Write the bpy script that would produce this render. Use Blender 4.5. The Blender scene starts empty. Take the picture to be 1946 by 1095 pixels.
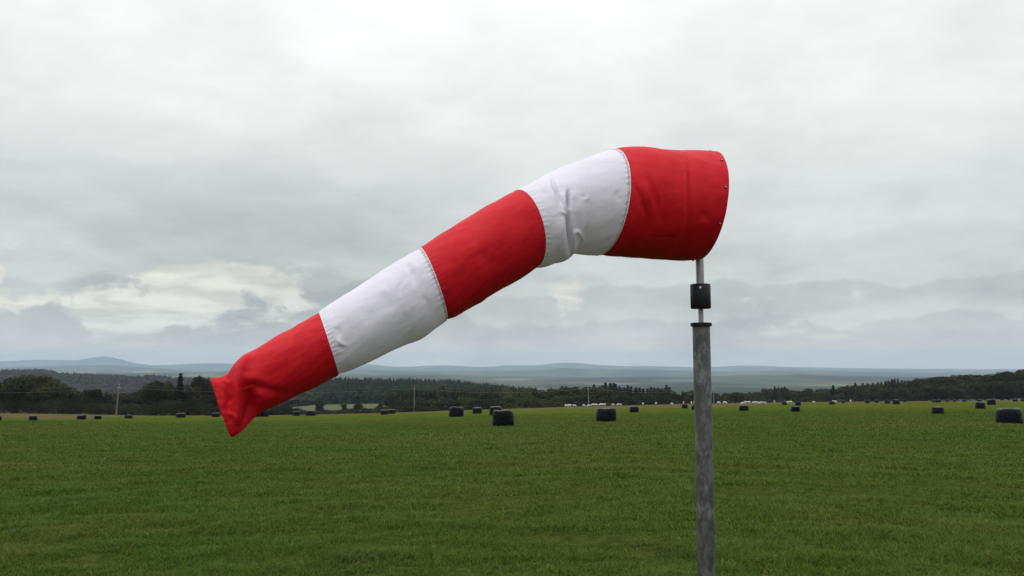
import bpy, bmesh, math, random
import numpy as np
from mathutils import Vector, Matrix

# ------------------------------------------------------------------ camera
S = bpy.context.scene
C = S.collection
EYE = 1.6
F = 1550.0
PIT = math.atan(152.5 / F)
cd = bpy.data.cameras.new('camera'); cam = bpy.data.objects.new('camera', cd); C.objects.link(cam)
cd.sensor_width = 36.0; cd.lens = 36.0 * F / 1946.0
cd.clip_start = 0.05; cd.clip_end = 80000
cam.location = (0, 0, EYE); cam.rotation_euler = (math.radians(90) + PIT, 0, 0)
S.camera = cam
S.view_settings.view_transform = 'Standard'; S.view_settings.look = 'None'
S.view_settings.exposure = 0.0; S.view_settings.gamma = 1.0
S.view_settings.use_curve_mapping = False
S.cycles.use_denoising = True
S.cycles.max_bounces = 6; S.cycles.diffuse_bounces = 3; S.cycles.volume_bounces = 1
S.cycles.transparent_max_bounces = 4

# ------------------------------------------------------------------ world
SUN_EL, SUN_AZ = math.radians(60), math.radians(238)   # azimuth clockwise from +Y : behind the camera, to the left
sun_dir = Vector((math.sin(SUN_AZ) * math.cos(SUN_EL), math.cos(SUN_AZ) * math.cos(SUN_EL), math.sin(SUN_EL)))
W = bpy.data.worlds.new('World'); S.world = W; W.use_nodes = True
W.cycles.sampling_method = 'MANUAL'; W.cycles.sample_map_resolution = 1024
nt = W.node_tree; nt.nodes.clear()
class NT:
    def __init__(s, t): s.t = t
    def n(s, kind, **kw):
        nd = s.t.nodes.new(kind)
        for k, v in kw.items(): setattr(nd, k, v)
        return nd
    def put(s, sock, v):
        if isinstance(v, bpy.types.NodeSocket): s.t.links.new(v, sock)
        elif v is not None: sock.default_value = v
    def m(s, op, a, b=None, c=None, clamp=False):
        nd = s.n('ShaderNodeMath', operation=op); nd.use_clamp = clamp
        for i, v in enumerate((a, b, c)):
            if v is not None: s.put(nd.inputs[i], v)
        return nd.outputs[0]
    def vm(s, op, a, b=None, scale=None):
        nd = s.n('ShaderNodeVectorMath', operation=op)
        s.put(nd.inputs[0], a)
        if b is not None: s.put(nd.inputs[1], b)
        if scale is not None: s.put(nd.inputs[3], scale)
        return nd.outputs[1] if op in ('LENGTH', 'DOT_PRODUCT', 'DISTANCE') else nd.outputs[0]
    def noise(s, vec, scale, detail=4, rough=.5, dist=0.0, out=0):
        nd = s.n('ShaderNodeTexNoise'); s.put(nd.inputs['Vector'], vec)
        nd.inputs['Scale'].default_value = scale; nd.inputs['Detail'].default_value = detail
        nd.inputs['Roughness'].default_value = rough; nd.inputs['Distortion'].default_value = dist
        return nd.outputs[out]
    def mr(s, v, a, b, c=0.0, d=1.0, smooth=True):
        nd = s.n('ShaderNodeMapRange'); nd.interpolation_type = 'SMOOTHSTEP' if smooth else 'LINEAR'
        for i, q in enumerate((v, a, b, c, d)): s.put(nd.inputs[i], q)
        return nd.outputs[0]
    def mix(s, f, a, b, mode='MIX'):
        nd = s.n('ShaderNodeMix', data_type='RGBA', blend_type=mode)
        s.put(nd.inputs[0], f); s.put(nd.inputs[6], a); s.put(nd.inputs[7], b)
        return nd.outputs[2]
    def ramp(s, v, stops):
        nd = s.n('ShaderNodeValToRGB'); s.put(nd.inputs[0], v); e = nd.color_ramp.elements
        while len(e) < len(stops): e.new(.5)
        for i, (p, c) in enumerate(stops): e[i].position = p; e[i].color = (*c, 1)
        return nd.outputs[0]
    def comb(s, x, y, z):
        nd = s.n('ShaderNodeCombineXYZ')
        for i, v in enumerate((x, y, z)): s.put(nd.inputs[i], v)
        return nd.outputs[0]
w = NT(nt)
gen = w.n('ShaderNodeTexCoord').outputs['Generated']
sp = w.n('ShaderNodeSeparateXYZ'); nt.links.new(gen, sp.inputs[0])
X, Y, Z = sp.outputs
zc = w.m('MAXIMUM', Z, 0.0)
den = w.m('ADD', zc, 0.16)
P = w.comb(w.m('DIVIDE', X, den), w.m('DIVIDE', Y, den), 0.0)
Q = w.comb(X, Y, w.m('MULTIPLY', Z, 1.9))
n1 = w.noise(P, 1.15, 5, .5, .25)
n1b = w.noise(P, 3.3, 6, .55, .3)
n2 = w.noise(Q, 5.5, 9, .56, .5)
n3 = w.noise(w.vm('ADD', Q, (3.1, 1.7, .4)), 7.0, 9, .55, .15)
base = w.ramp(zc, [(0, (1.16, 1.03, .86)), (.015, (1.0, .92, .80)), (.035, (.78, .75, .685)), (.065, (.66, .68, .655)), (.11, (.66, .69, .67)), (.2, (.75, .775, .755)),
                   (.33, (.95, .965, .94)), (.43, (1.08, 1.09, 1.065)), (.65, (1.2, 1.22, 1.22)), (1, (1.45, 1.45, 1.45))])
def blob(px, py, size, xs=1.0):
    dx = (px - 973) ; dy = 547.5 - py
    v = Vector((dx, F * math.cos(PIT) - dy * math.sin(PIT), F * math.sin(PIT) + dy * math.cos(PIT))).normalized()
    return w.mr(w.vm('DISTANCE', w.vm('MULTIPLY', Q, (xs, 1, 1)), (v.x * xs, v.y, v.z * 1.9)), 0.0, size, 1.0, 0.0)
soft = w.m('MULTIPLY_ADD', n1, .55, w.m('MULTIPLY', n1b, .32))           # centred about .43
soft = w.m('MULTIPLY', w.m('SUBTRACT', soft, .435), .95)
lump = w.m('MULTIPLY', w.m('SUBTRACT', n2, .5), w.mr(zc, .03, .22, .85, .14))
bright = w.m('ADD', w.m('ADD', 1.0, soft), lump)
dk = w.m('MULTIPLY', blob(420, 460, .34, .75), .20)
dk = w.m('MULTIPLY_ADD', blob(650, 470, .26, .9), .07, dk)
dk = w.m('MULTIPLY_ADD', blob(1500, 640, .22, .5), .05, dk)
bright = w.m('ADD', w.m('SUBTRACT', bright, dk), w.m('MULTIPLY', w.m('SUBTRACT', w.noise(Q, 22, 6, .6, .3), .5), w.mr(zc, .05, .3, .16, .05)))
cl = w.vm('MULTIPLY', base, w.comb(bright, bright, bright))
# cream coloured breaks in the low cloud
reg = w.m('ADD', w.m('MULTIPLY', blob(165, 598, .30, .62), 1.1), w.m('MULTIPLY', blob(1130, 588, .30, .6), .54))
reg = w.m('ADD', reg, w.m('MULTIPLY', blob(1500, 550, .24, .6), .30))
low = w.m('MULTIPLY', w.mr(zc, .012, .045), w.mr(zc, .10, .155, 1.0, 0.0))
thr = w.m('SUBTRACT', .66, w.m('MULTIPLY', reg, .20))
gap = w.mr(w.m('SUBTRACT', n3, thr), 0.0, .055)
gap = w.m('MULTIPLY', w.m('MULTIPLY', gap, low), w.m('MINIMUM', w.m('MULTIPLY', reg, 1.2), .92))
# heaped banks of low cloud: pale rim, greyer body below it
hv_ = w.comb(X, Y, w.m('MULTIPLY', Z, .6))
for sc_, h0, amp, k in ((7.0, .045, .10, 0.0), (13.0, .02, .07, 5.3)):
    topz = w.m('MULTIPLY_ADD', w.noise(w.vm('ADD', hv_, (k, k, 0)), sc_, 8, .5, .1), amp, h0)
    below = w.m('SUBTRACT', topz, Z)
    body = w.m('MULTIPLY', w.mr(below, -.001, .005), w.mr(below, .01, .06, 1.0, 0.0))
    rim = w.m('MULTIPLY', w.mr(below, .0015, -.0015), w.mr(below, -.030, -.002, 0.0, 1.0))
    kk_ = w.m('ADD', w.m('MULTIPLY', body, -.11), w.m('MULTIPLY', rim, .06)); kk_ = w.m('ADD', kk_, 1.0)
    cl = w.vm('MULTIPLY', cl, w.comb(kk_, kk_, w.m('MULTIPLY_ADD', rim, -.03, kk_)))
fil = w.mr(n1b, .35, .65, .74, 1.04); cl = w.mix(gap, cl, w.vm('MULTIPLY', (.95, .94, .82), w.comb(fil, fil, fil)))
# thin cloud lets more light through towards the hidden sun
glow = w.m('POWER', w.m('MAXIMUM', w.vm('DOT_PRODUCT', gen, tuple(sun_dir)), 0.0), 3.0)
gl = w.m('MULTIPLY_ADD', glow, .45, 1.0)
cl = w.vm('MULTIPLY', cl, w.comb(gl, gl, gl))
sky = w.n('ShaderNodeTexSky', sky_type='NISHITA'); sky.sun_disc = False
sky.sun_elevation = SUN_EL; sky.sun_rotation = SUN_AZ
bg1 = w.n('ShaderNodeBackground'); nt.links.new(sky.outputs[0], bg1.inputs[0]); bg1.inputs[1].default_value = .1
bg2 = w.n('ShaderNodeBackground'); nt.links.new(cl, bg2.inputs[0]); bg2.inputs[1].default_value = 1.0
mx = w.n('ShaderNodeMixShader'); mx.inputs[0].default_value = .97
nt.links.new(bg1.outputs[0], mx.inputs[1]); nt.links.new(bg2.outputs[0], mx.inputs[2])
wo = w.n('ShaderNodeOutputWorld'); nt.links.new(mx.outputs[0], wo.inputs[0])

sl = bpy.data.lights.new('sun', 'SUN'); so = bpy.data.objects.new('sun', sl); C.objects.link(so)
sl.energy = .8; sl.angle = math.radians(28); sl.color = (1, .975, .94)
so.rotation_euler = sun_dir.to_track_quat('Z', 'Y').to_euler()

# ------------------------------------------------------------------ helpers
rnd = random.Random(7)
R = np.random.default_rng(11)
CP, SP = math.cos(PIT), math.sin(PIT)
def at(px, py, Yd):
    "the point at forward distance Yd seen at pixel (px, py) of the 1946-wide photograph"
    dx = px - 973; dy = 547.5 - py
    y = F * CP - dy * SP; z = F * SP + dy * CP
    return Vector((dx / y * Yd, Yd, z / y * Yd + EYE))
def slope(py):
    dy = 547.5 - np.asarray(py, float)
    return (F * SP + dy * CP) / (F * CP - dy * SP)
def proj(p):
    x, y, z = p[..., 0], p[..., 1], p[..., 2] - EYE
    fw = y * CP + z * SP; up = -y * SP + z * CP
    return 973 + F * x / fw, 547.5 - F * up / fw
def px_of(t): return 973 + t * 1557.5
def tab(px, pts):
    a = np.array(pts, float); return np.interp(px, a[:, 0], a[:, 1])
def vnoise(x, y, seed=0):
    x = np.asarray(x, float); y = np.asarray(y, float)
    xi = np.floor(x).astype(np.int64); yi = np.floor(y).astype(np.int64)
    fx = x - xi; fy = y - yi; fx = fx * fx * (3 - 2 * fx); fy = fy * fy * (3 - 2 * fy)
    def h(a, b):
        n = (a * 374761393 + b * 668265263 + seed * 974711) & 0x7fffffff
        n = ((n ^ (n >> 13)) * 1274126177) & 0x7fffffff
        return ((n ^ (n >> 16)) & 0xffff) / 65535.0
    return (h(xi, yi) * (1 - fx) + h(xi + 1, yi) * fx) * (1 - fy) + (h(xi, yi + 1) * (1 - fx) + h(xi + 1, yi + 1) * fx) * fy - .5
def fbm(x, y, seed=0, o=4):
    s = 0; a = 1.0
    for i in range(o):
        s = s + a * vnoise(x * 2 ** i, y * 2 ** i, seed + i); a *= .5
    return s
def mesh_np(name, co, faces=None, mats=(), quads=None, tris=None, smooth=True, midx=None):
    "mesh from numpy arrays: quads (n,4) and / or tris (n,3)"
    me = bpy.data.meshes.new(name)
    co = np.asarray(co, np.float32)
    q = np.zeros((0, 4), np.int32) if quads is None else np.asarray(quads, np.int32)
    t = np.zeros((0, 3), np.int32) if tris is None else np.asarray(tris, np.int32)
    me.vertices.add(len(co)); me.vertices.foreach_set('co', co.ravel())
    me.loops.add(q.size + t.size); me.loops.foreach_set('vertex_index', np.concatenate([q.ravel(), t.ravel()]))
    me.polygons.add(len(q) + len(t))
    st = np.concatenate([np.arange(len(q)) * 4, q.size + np.arange(len(t)) * 3])
    me.polygons.foreach_set('loop_start', st.astype(np.int32))
    if midx is not None: me.polygons.foreach_set('material_index', np.asarray(midx, np.int32))
    me.update(calc_edges=True)
    me.polygons.foreach_set('use_smooth', np.full(len(q) + len(t), smooth))
    for m in mats: me.materials.append(m)
    me.validate()
    return me
def link(name, me, parent=None, loc=None):
    o = bpy.data.objects.new(name, me); C.objects.link(o)
    if parent: o.parent = parent
    if loc is not None: o.location = loc
    return o
def empty(name, loc):
    o = bpy.data.objects.new(name, None); C.objects.link(o); o.location = loc; o.empty_display_size = .2
    return o
def tag(o, label=None, cat=None, group=None, kind=None):
    if label: o['label'] = label
    if cat: o['category'] = cat
    if group: o['group'] = group
    if kind: o['kind'] = kind
    return o
def bm_mesh(bm, name, mats, smooth=True):
    me = bpy.data.meshes.new(name); bm.normal_update(); bm.to_mesh(me); bm.free()
    for m in mats: me.materials.append(m)
    for p in me.polygons: p.use_smooth = smooth
    return me
def lathe(bm, prof, n=32, mat=0, M=Matrix()):
    "revolve [(r, z)] about z"
    rings = []
    for r, z in prof:
        rings.append([bm.verts.new(M @ Vector((r * math.cos(2 * math.pi * i / n), r * math.sin(2 * math.pi * i / n), z))) for i in range(n)] if r > 1e-6
                     else [bm.verts.new(M @ Vector((0, 0, z)))])
    for a, b in zip(rings, rings[1:]):
        for i in range(n):
            j = (i + 1) % n
            if len(a) == 1: f = bm.faces.new((a[0], b[j], b[i])) if len(b) > 1 else None
            elif len(b) == 1: f = bm.faces.new((a[i], a[j], b[0]))
            else: f = bm.faces.new((a[i], a[j], b[j], b[i]))
            if f: f.material_index = mat
def tube(bm, pts, rad, n=10, mat=0, closed=False):
    pts = [Vector(p) for p in pts]; rings = []
    rr = rad if isinstance(rad, (list, tuple)) else [rad] * len(pts)
    for k, p in enumerate(pts):
        a = pts[k - 1] if (k or closed) else p; b = pts[(k + 1) % len(pts)] if (k < len(pts) - 1 or closed) else p
        d = (b - a).normalized()
        u = d.cross(Vector((0, 0, 1)) if abs(d.z) < .9 else Vector((0, 1, 0))).normalized(); v = d.cross(u)
        rings.append([bm.verts.new(p + rr[k] * (u * math.cos(2 * math.pi * i / n) + v * math.sin(2 * math.pi * i / n))) for i in range(n)])
    prs = list(zip(rings, rings[1:])) + ([(rings[-1], rings[0])] if closed else [])
    for a, b in prs:
        for i in range(n):
            f = bm.faces.new((a[i], a[(i + 1) % n], b[(i + 1) % n], b[i])); f.material_index = mat
    if not closed:
        bm.faces.new(rings[0][::-1]).material_index = mat; bm.faces.new(rings[-1]).material_index = mat

def material(name):
    m = bpy.data.materials.new(name); m.use_nodes = True; m.node_tree.nodes.clear()
    g = NT(m.node_tree); out = g.n('ShaderNodeOutputMaterial')
    return m, g, out
def principled(g, out, col, rough=.6, metal=0.0, spec=.5, normal=None, alpha=None):
    b = g.n('ShaderNodeBsdfPrincipled')
    g.put(b.inputs['Base Color'], col if isinstance(col, bpy.types.NodeSocket) else (*col, 1))
    g.put(b.inputs['Roughness'], rough); b.inputs['Metallic'].default_value = metal
    b.inputs['Specular IOR Level'].default_value = spec
    if normal is not None: g.put(b.inputs['Normal'], normal)
    g.t.links.new(b.outputs[0], out.inputs[0]); return b
def bump(g, h, dist, strength=1.0, normal=None):
    nd = g.n('ShaderNodeBump'); g.put(nd.inputs['Height'], h); nd.inputs['Distance'].default_value = dist
    nd.inputs['Strength'].default_value = strength
    if normal is not None: g.put(nd.inputs['Normal'], normal)
    return nd.outputs[0]

# ------------------------------------------------------------------ terrain shape
EDGE = [(-400, 786), (0, 786), (100, 787), (180, 788), (300, 790.5), (450, 790), (600, 788.5), (732, 785), (850, 781), (980, 777), (1100, 773),
        (1300, 768), (1400, 766.5), (1500, 765), (1700, 763), (1946, 762), (2400, 761)]
DIST = [(0, 205), (450, 205), (600, 215), (732, 230), (850, 240), (980, 250), (1100, 260), (1300, 280), (1500, 300), (1946, 300)]
EXTRA = [(0, 0), (500, 0), (600, 3.2), (720, 3.2), (800, -3), (950, -6), (1100, -7), (1300, -8), (1450, -6), (1600, -3), (1800, -1), (1946, 0)]
GREEN = [(0, 797), (165, 797), (200, 794), (250, 792.5), (330, 792.2), (560, 790.4), (730, 787.5), (850, 784), (960, 780.5), (1100, 776.8), (1180, 776.5),
         (1330, 775.3), (1400, 772), (1500, 768.5), (1600, 766), (1946, 764)]
# wooded ridge behind the hedgerow: tree-top line, distance
RT = [(-300, 704), (0, 703), (30, 702), (70, 701.5), (100, 704), (115, 708), (150, 709), (200, 711), (260, 714), (290, 712), (330, 716), (400, 718), (500, 721),
      (640, 720), (760, 722), (860, 725), (940, 733), (1000, 742), (1080, 760)]
RD = [(0, 1500), (300, 1500), (640, 950), (940, 800), (1946, 800)]
FAR = [(5200, 1300, [(-200, 711), (0, 711), (200, 709), (400, 708), (640, 712), (760, 711), (830, 711), (900, 716), (950, 720), (1030, 721), (1080, 722), (1150, 717), (1240, 716),
                     (1330, 718), (1400, 712), (1480, 709), (1560, 714), (1700, 716), (1946, 719)]),
       (9800, 1900, [(-200, 697), (0, 697), (120, 696), (200, 694), (300, 700), (380, 707), (437, 703), (500, 704), (690, 703), (800, 706), (1000, 704), (1060, 699), (1150, 702),
                     (1250, 703), (1400, 706), (1500, 703), (1700, 708), (1946, 710)]),
       (17000, 4200, [(-300, 690), (-100, 689), (0, 687), (60, 684), (90, 684), (140, 685), (162, 682), (180, 679), (195, 677.5), (210, 679), (232, 684), (255, 690), (290, 694), (330, 693),
                      (400, 690), (430, 691), (560, 694), (640, 690.5), (700, 692), (735, 695.5), (760, 697.5), (800, 696), (835, 694), (870, 695), (905, 697.5), (935, 696.5),
                      (964, 694), (1000, 694.5), (1032, 693.5), (1050, 690.5), (1074, 689.5), (1100, 690), (1142, 694), (1190, 696), (1230, 695.5), (1290, 697), (1330, 698.5),
                      (1365, 697), (1406, 695), (1452, 695.5), (1500, 697.5), (1600, 699.5), (1700, 700.5), (1946, 702)])]
def sm(x, a, b):
    u = np.clip((x - a) / (b - a), 0, 1); return u * u * (3 - 2 * u)
AZL = math.radians(45)
def H(az, rho):
    "ground height at azimuth az, forward distance rho"
    az = np.asarray(az, float); rho = np.asarray(rho, float)
    azc = np.clip(az, -AZL, AZL); px = px_of(np.tan(azc))
    D = tab(px, DIST); s = -slope(tab(px, EDGE)) - EYE / D
    back = sm(np.abs(az), math.radians(60), math.radians(150))
    s = s * (1 - back) - .0 * back
    z = -EYE - s * rho + (tab(px, EXTRA) * sm(rho, D + 8, D + 130)) * (1 - back)
    x = rho * np.tan(azc)
    z = z + .05 * fbm(x / 7, rho / 7, 3, 3) * sm(rho, 4, 14) * (1 - sm(rho, 70, 140)) + 2.5 * fbm(x / 150, rho / 150, 9, 3) * sm(rho, D + 150, D + 500)
    far = np.interp(rho, [400, 900, 1500, 3000, 6000, 9000, 13000, 22000, 30000], [-18, -42, -52, -64, -74, -74, -60, -60, -110])
    wf = sm(rho, 450, 1100)
    z = z * (1 - wf) + far * wf
    rd = tab(px, RD); zc = slope(tab(px, RT)) * rd - 15
    rz = zc - 30 * ((rho - rd) / 420) ** 2
    z = np.where(rho > rd - 420, np.maximum(z, rz), z)
    for k, (rk, wk, pr) in enumerate(FAR):
        jit = (.7 if k < 2 else .35) * fbm(px / 23, px * 0 + k * 7.7, 31 + k, 3)
        zk = slope(tab(px, pr) + jit) * rk
        wob = 1 + .35 * fbm(px / 90, rho / 900, 50 + k, 3)
        z = np.maximum(z, zk - (zk + 85) * (np.abs(rho - rk) / (wk * wob)) ** 1.6)
    return z + EYE
def Hxy(x, y):
    az = np.arctan2(x, y); r = np.hypot(x, y)
    return H(az, r * np.cos(np.clip(az, -AZL, AZL)))
def on_ground(px, py):
    "where the ray through the pixel meets the field"
    t = (px - 973) / 1557.5; D = float(tab(px, DIST)); s = -float(slope(tab(px, EDGE))) - EYE / D
    a = -float(slope(py)) - s
    Yd = min(EYE / max(a, 1e-5), D * 1.02)
    x = t * Yd
    return Vector((x, Yd, float(Hxy(x, Yd))))

# ------------------------------------------------------------------ ground materials
def grass_colour(g, pos, dry=None):
    big = g.noise(pos, .05, 4, .6, .3); mid = g.noise(pos, .30, 5, .65, .4); fine = g.noise(pos, 4.5, 4, .65)
    spk = g.noise(pos, 2.2, 5, .7)
    c = g.mix(g.mr(big, .40, .56), (.047, .110, .008, 1), (.084, .116, .013, 1))
    c = g.mix(g.m('MULTIPLY', g.mr(g.noise(pos, .021, 5, .6, .2), .47, .60), .75), c, (.112, .120, .020, 1))
    c = g.mix(g.m('MULTIPLY', g.mr(g.noise(g.vm('ADD', pos, (40, 9, 0)), .075, 6, .68, .4), .57, .67), .6), c, (.125, .105, .035, 1))
    c = g.mix(g.m('MULTIPLY', g.mr(mid, .47, .66), .8), c, (.100, .112, .018, 1))
    c = g.mix(g.m('MULTIPLY', g.mr(g.noise(pos, .62, 5, .65, .5), .555, .64), .62), c, (.018, .050, .008, 1))
    c = g.mix(g.m('MULTIPLY', g.mr(fine, .5, .75), .4), c, (.085, .120, .018, 1))
    c = g.mix(g.m('MULTIPLY', g.mr(g.noise(pos, .9, 5, .6), .62, .74), .45), c, (.10, .075, .03, 1))
    c = g.mix(g.m('MULTIPLY', g.mr(spk, .58, .66), .55), c, (.014, .034, .007, 1))
    return c
m_grass, g, out = material('meadow_grass')
pos = g.n('ShaderNodeNewGeometry').outputs['Position']
dry = g.n('ShaderNodeAttribute', attribute_name='dry').outputs['Fac']
c = grass_colour(g, pos)
tan = g.mix(g.mr(g.noise(pos, .25, 4, .6), .35, .65), (.14, .125, .050, 1), (.085, .082, .032, 1))
c = g.mix(dry, c, tan)
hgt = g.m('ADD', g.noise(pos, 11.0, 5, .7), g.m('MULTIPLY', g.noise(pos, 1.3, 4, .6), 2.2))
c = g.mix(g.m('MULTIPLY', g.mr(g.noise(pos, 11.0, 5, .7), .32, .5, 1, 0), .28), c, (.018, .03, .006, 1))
c = g.vm('MULTIPLY', c, (.82, .76, .80))
thatch = g.n('ShaderNodeAttribute', attribute_name='thatch').outputs['Fac']
c = g.mix(g.m('MULTIPLY', thatch, .8), c, g.mix(g.mr(g.noise(pos, 6, 5, .7), .4, .6), (.020, .030, .008, 1), (.045, .055, .016, 1)))
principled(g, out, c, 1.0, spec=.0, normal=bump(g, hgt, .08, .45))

m_blade, g, out = material('grass_blade')
pos = g.n('ShaderNodeNewGeometry').outputs['Position']
tint = g.n('ShaderNodeAttribute', attribute_name='tint').outputs['Fac']
c = grass_colour(g, pos)
c = g.mix(g.mr(tint, .15, .75), g.mix(.45, c, (.022, .062, .005, 1)), g.mix(.5, c, (.105, .150, .018, 1)))
c = g.mix(g.mr(tint, .97, .985), c, (.20, .18, .08, 1))
df = g.n('ShaderNodeBsdfPrincipled'); g.put(df.inputs['Base Color'], c); df.inputs['Roughness'].default_value = .7; df.inputs['Specular IOR Level'].default_value = .12
tr = g.n('ShaderNodeBsdfTranslucent'); g.put(tr.inputs[0], c)
ms = g.n('ShaderNodeMixShader'); ms.inputs[0].default_value = .3
g.t.links.new(df.outputs[0], ms.inputs[1]); g.t.links.new(tr.outputs[0], ms.inputs[2]); g.t.links.new(ms.outputs[0], out.inputs[0])

m_land, g, out = material('far_farmland')
pos = g.n('ShaderNodeNewGeometry').outputs['Position']
vor = g.n('ShaderNodeTexVoronoi'); g.put(vor.inputs['Vector'], g.vm('MULTIPLY', g.vm('ADD', pos, g.vm('SCALE', g.noise(pos, .002, 3, .5, out=1), scale=300.0)), (.0035, .0022, 0.0))); vor.inputs['Scale'].default_value = 1.0
fc = g.n('ShaderNodeSeparateColor'); g.t.links.new(vor.outputs['Color'], fc.inputs[0])
c = g.ramp(fc.outputs[0], [(0, (.03, .045, .018)), (.35, (.045, .06, .022)), (.6, (.06, .072, .034)), (.85, (.085, .088, .05)), (1, (.15, .145, .10))])
wood = g.mr(g.noise(g.vm('MULTIPLY', pos, (1, .7, 0)), .0011, 5, .6, .3), .46, .53)
c = g.mix(wood, (.014, .022, .012, 1), c)
near = g.mr(g.vm('LENGTH', pos), 560, 640, 1, 0)
c = g.mix(near, c, g.mix(g.mr(g.noise(pos, .02, 3), .4, .6), (.066, .080, .036, 1), (.09, .094, .045, 1)))
principled(g, out, c, .95, spec=.1)

# ------------------------------------------------------------------ ground meshes
azs = np.radians(np.concatenate([np.arange(-180, -50, 5), np.arange(-50, -38, 1.0), np.arange(-38, 38.01, .2), np.arange(39, 50, 1.0), np.arange(50, 180.1, 5)]))
def sheet(name, r_in, r_out, n, mat, dry=False):
    "polar sheet between two forward distances (functions of azimuth)"
    azc = np.clip(azs, -AZL, AZL); px = px_of(np.tan(azc))
    a = r_in(px) if callable(r_in) else np.full_like(px, r_in); b = r_out(px) if callable(r_out) else np.full_like(px, r_out)
    k = np.linspace(0, 1, n)[:, None]
    rho = np.exp(np.log(a)[None] * (1 - k) + np.log(b)[None] * k)
    AZ = np.broadcast_to(azs, rho.shape)
    z = H(AZ, rho); r = np.minimum(rho / np.cos(azc)[None], 23800.0 / np.maximum(np.abs(np.cos(AZ)), np.abs(np.sin(AZ))))
    co = np.stack([r * np.sin(AZ), r * np.cos(AZ), z], -1).reshape(-1, 3)
    m = len(azs); i = (np.arange(n - 1)[:, None] * m + np.arange(m - 1)[None]).ravel()
    q = np.stack([i, i + 1, i + m + 1, i + m], -1)[:, ::-1]
    me = mesh_np(name, co, mats=[mat], quads=q)
    if dry:
        pg = tab(px, GREEN)[None] + .0 * rho
        D = tab(px, DIST); s = -slope(tab(px, EDGE)) - EYE / D
        dg = EYE / np.maximum(-slope(pg) - s[None], 1e-4)
        x = co.reshape(rho.shape + (3,))
        nz = fbm(x[..., 0] / 12, x[..., 1] / 25, 5, 4)
        v = np.clip((rho / dg - 1 + nz * .16) * 9, 0, 1)
        at_ = me.attributes.new('dry', 'FLOAT', 'POINT'); at_.data.foreach_set('value', v.ravel().astype(np.float32))
        tv = 1 - sm(rho, 40, 130)
        at_ = me.attributes.new('thatch', 'FLOAT', 'POINT'); at_.data.foreach_set('value', tv.ravel().astype(np.float32))
    o = link(name, me); o['kind'] = 'structure'; return o
DF = lambda px: tab(px, DIST) + 12
sheet('meadow', .3, DF, 420, m_grass, True)
sheet('valley_farmland', DF, 7000.0, 330, m_land)
sheet('hills', 7000.0, 22500.0, 240, m_land)

# ------------------------------------------------------------------ haze
m_haze, g, out = material('haze_air')
pv = g.n('ShaderNodeVolumePrincipled'); pv.inputs['Color'].default_value = (.57, .725, .90, 1); pv.inputs['Density'].default_value = 7.6e-5
pv.inputs['Anisotropy'].default_value = .1
g.t.links.new(pv.outputs[0], out.inputs['Volume'])
bm = bmesh.new(); bmesh.ops.create_cube(bm, size=1)
for v in bm.verts: v.co = Vector((v.co.x * 48000, v.co.y * 48000, -160 + (v.co.z + .5) * 520))
o = link('haze', bm_mesh(bm, 'haze', [m_haze], False)); tag(o, 'pale blue haze lying over the far valley and hills', 'haze', kind='stuff')

# ------------------------------------------------------------------ grass tufts
def build_grass():
    n = 370000
    # forward distance spread so that the nearest ground gets the densest cover
    u = R.random(n); Yd = 4.6 * (170 / 4.6) ** (u ** 1.12)
    t = (R.random(n) - .5) * 1.5
    x = Yd * t
    dens = (fbm(x / .75, Yd / .75, 21, 4) * .95 + fbm(x / 5.5, Yd / 7, 25, 3) * .5) * np.clip(45 / Yd, .3, 1)
    D = tab(px_of(t), DIST); s = -slope(tab(px_of(t), EDGE)) - EYE / D; dg = EYE / (-slope(tab(px_of(t), GREEN)) - s)
    keep = (R.random(n) < np.clip(.70 + dens * 1.5, .12, 1) * (1 - .85 * sm(Yd, 55, 170))) & (Yd < dg * .93)
    x, Yd, dens = x[keep], Yd[keep], dens[keep]; z = Hxy(x, Yd); n = len(x)
    nb = 6
    rp = lambda a: np.repeat(a, nb)
    far = np.clip(rp(Yd) / 9, 1, 12); sp_ = .035 * np.clip(far, 1, 4)
    X0 = rp(x) + R.normal(0, 1, n * nb) * sp_; Y0 = rp(Yd) + R.normal(0, 1, n * nb) * sp_; Z0 = rp(z) - .006
    h = (.034 + .034 * R.random(n * nb)) * (1 + np.clip(rp(dens), -.45, .8) * 1.3) * (1 + .16 * np.clip(far - 1, 0, 4)) * (1 - .7 * sm(rp(Yd), 60, 170))
    tall = R.random(n * nb) < .005; h[tall] *= 1.9
    wd = (.0021 + .0016 * R.random(n * nb)) * np.clip(far, 1, 5)
    a = R.random(n * nb) * 2 * np.pi; lean = h * (.5 + 1.0 * R.random(n * nb))
    dx, dy = np.cos(a), np.sin(a); b = a + R.normal(np.pi / 2, .5, n * nb); ux, uy = np.cos(b) * wd, np.sin(b) * wd
    P0 = np.stack([X0 - ux, Y0 - uy, Z0], -1); P1 = np.stack([X0 + ux, Y0 + uy, Z0], -1)
    mx_, my_ = X0 + dx * lean * .35, Y0 + dy * lean * .35; zm = Z0 + h * .6
    P2 = np.stack([mx_ + ux * .8, my_ + uy * .8, zm], -1); P3 = np.stack([mx_ - ux * .8, my_ - uy * .8, zm], -1)
    P4 = np.stack([X0 + dx * lean, Y0 + dy * lean, Z0 + h * .85], -1)
    co = np.stack([P0, P1, P2, P3, P4], 1).reshape(-1, 3); N = n * nb; i = np.arange(N) * 5
    me = mesh_np('grass', co, mats=[m_blade], quads=np.stack([i, i + 1, i + 2, i + 3], -1), tris=np.stack([i + 3, i + 2, i + 4], -1), smooth=True)
    at_ = me.attributes.new('tint', 'FLOAT', 'POINT'); at_.data.foreach_set('value', np.repeat(R.random(N), 5).astype(np.float32))
    tag(link('grass', me), 'short damp meadow grass in the foreground', 'grass', kind='stuff')
build_grass()

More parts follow.
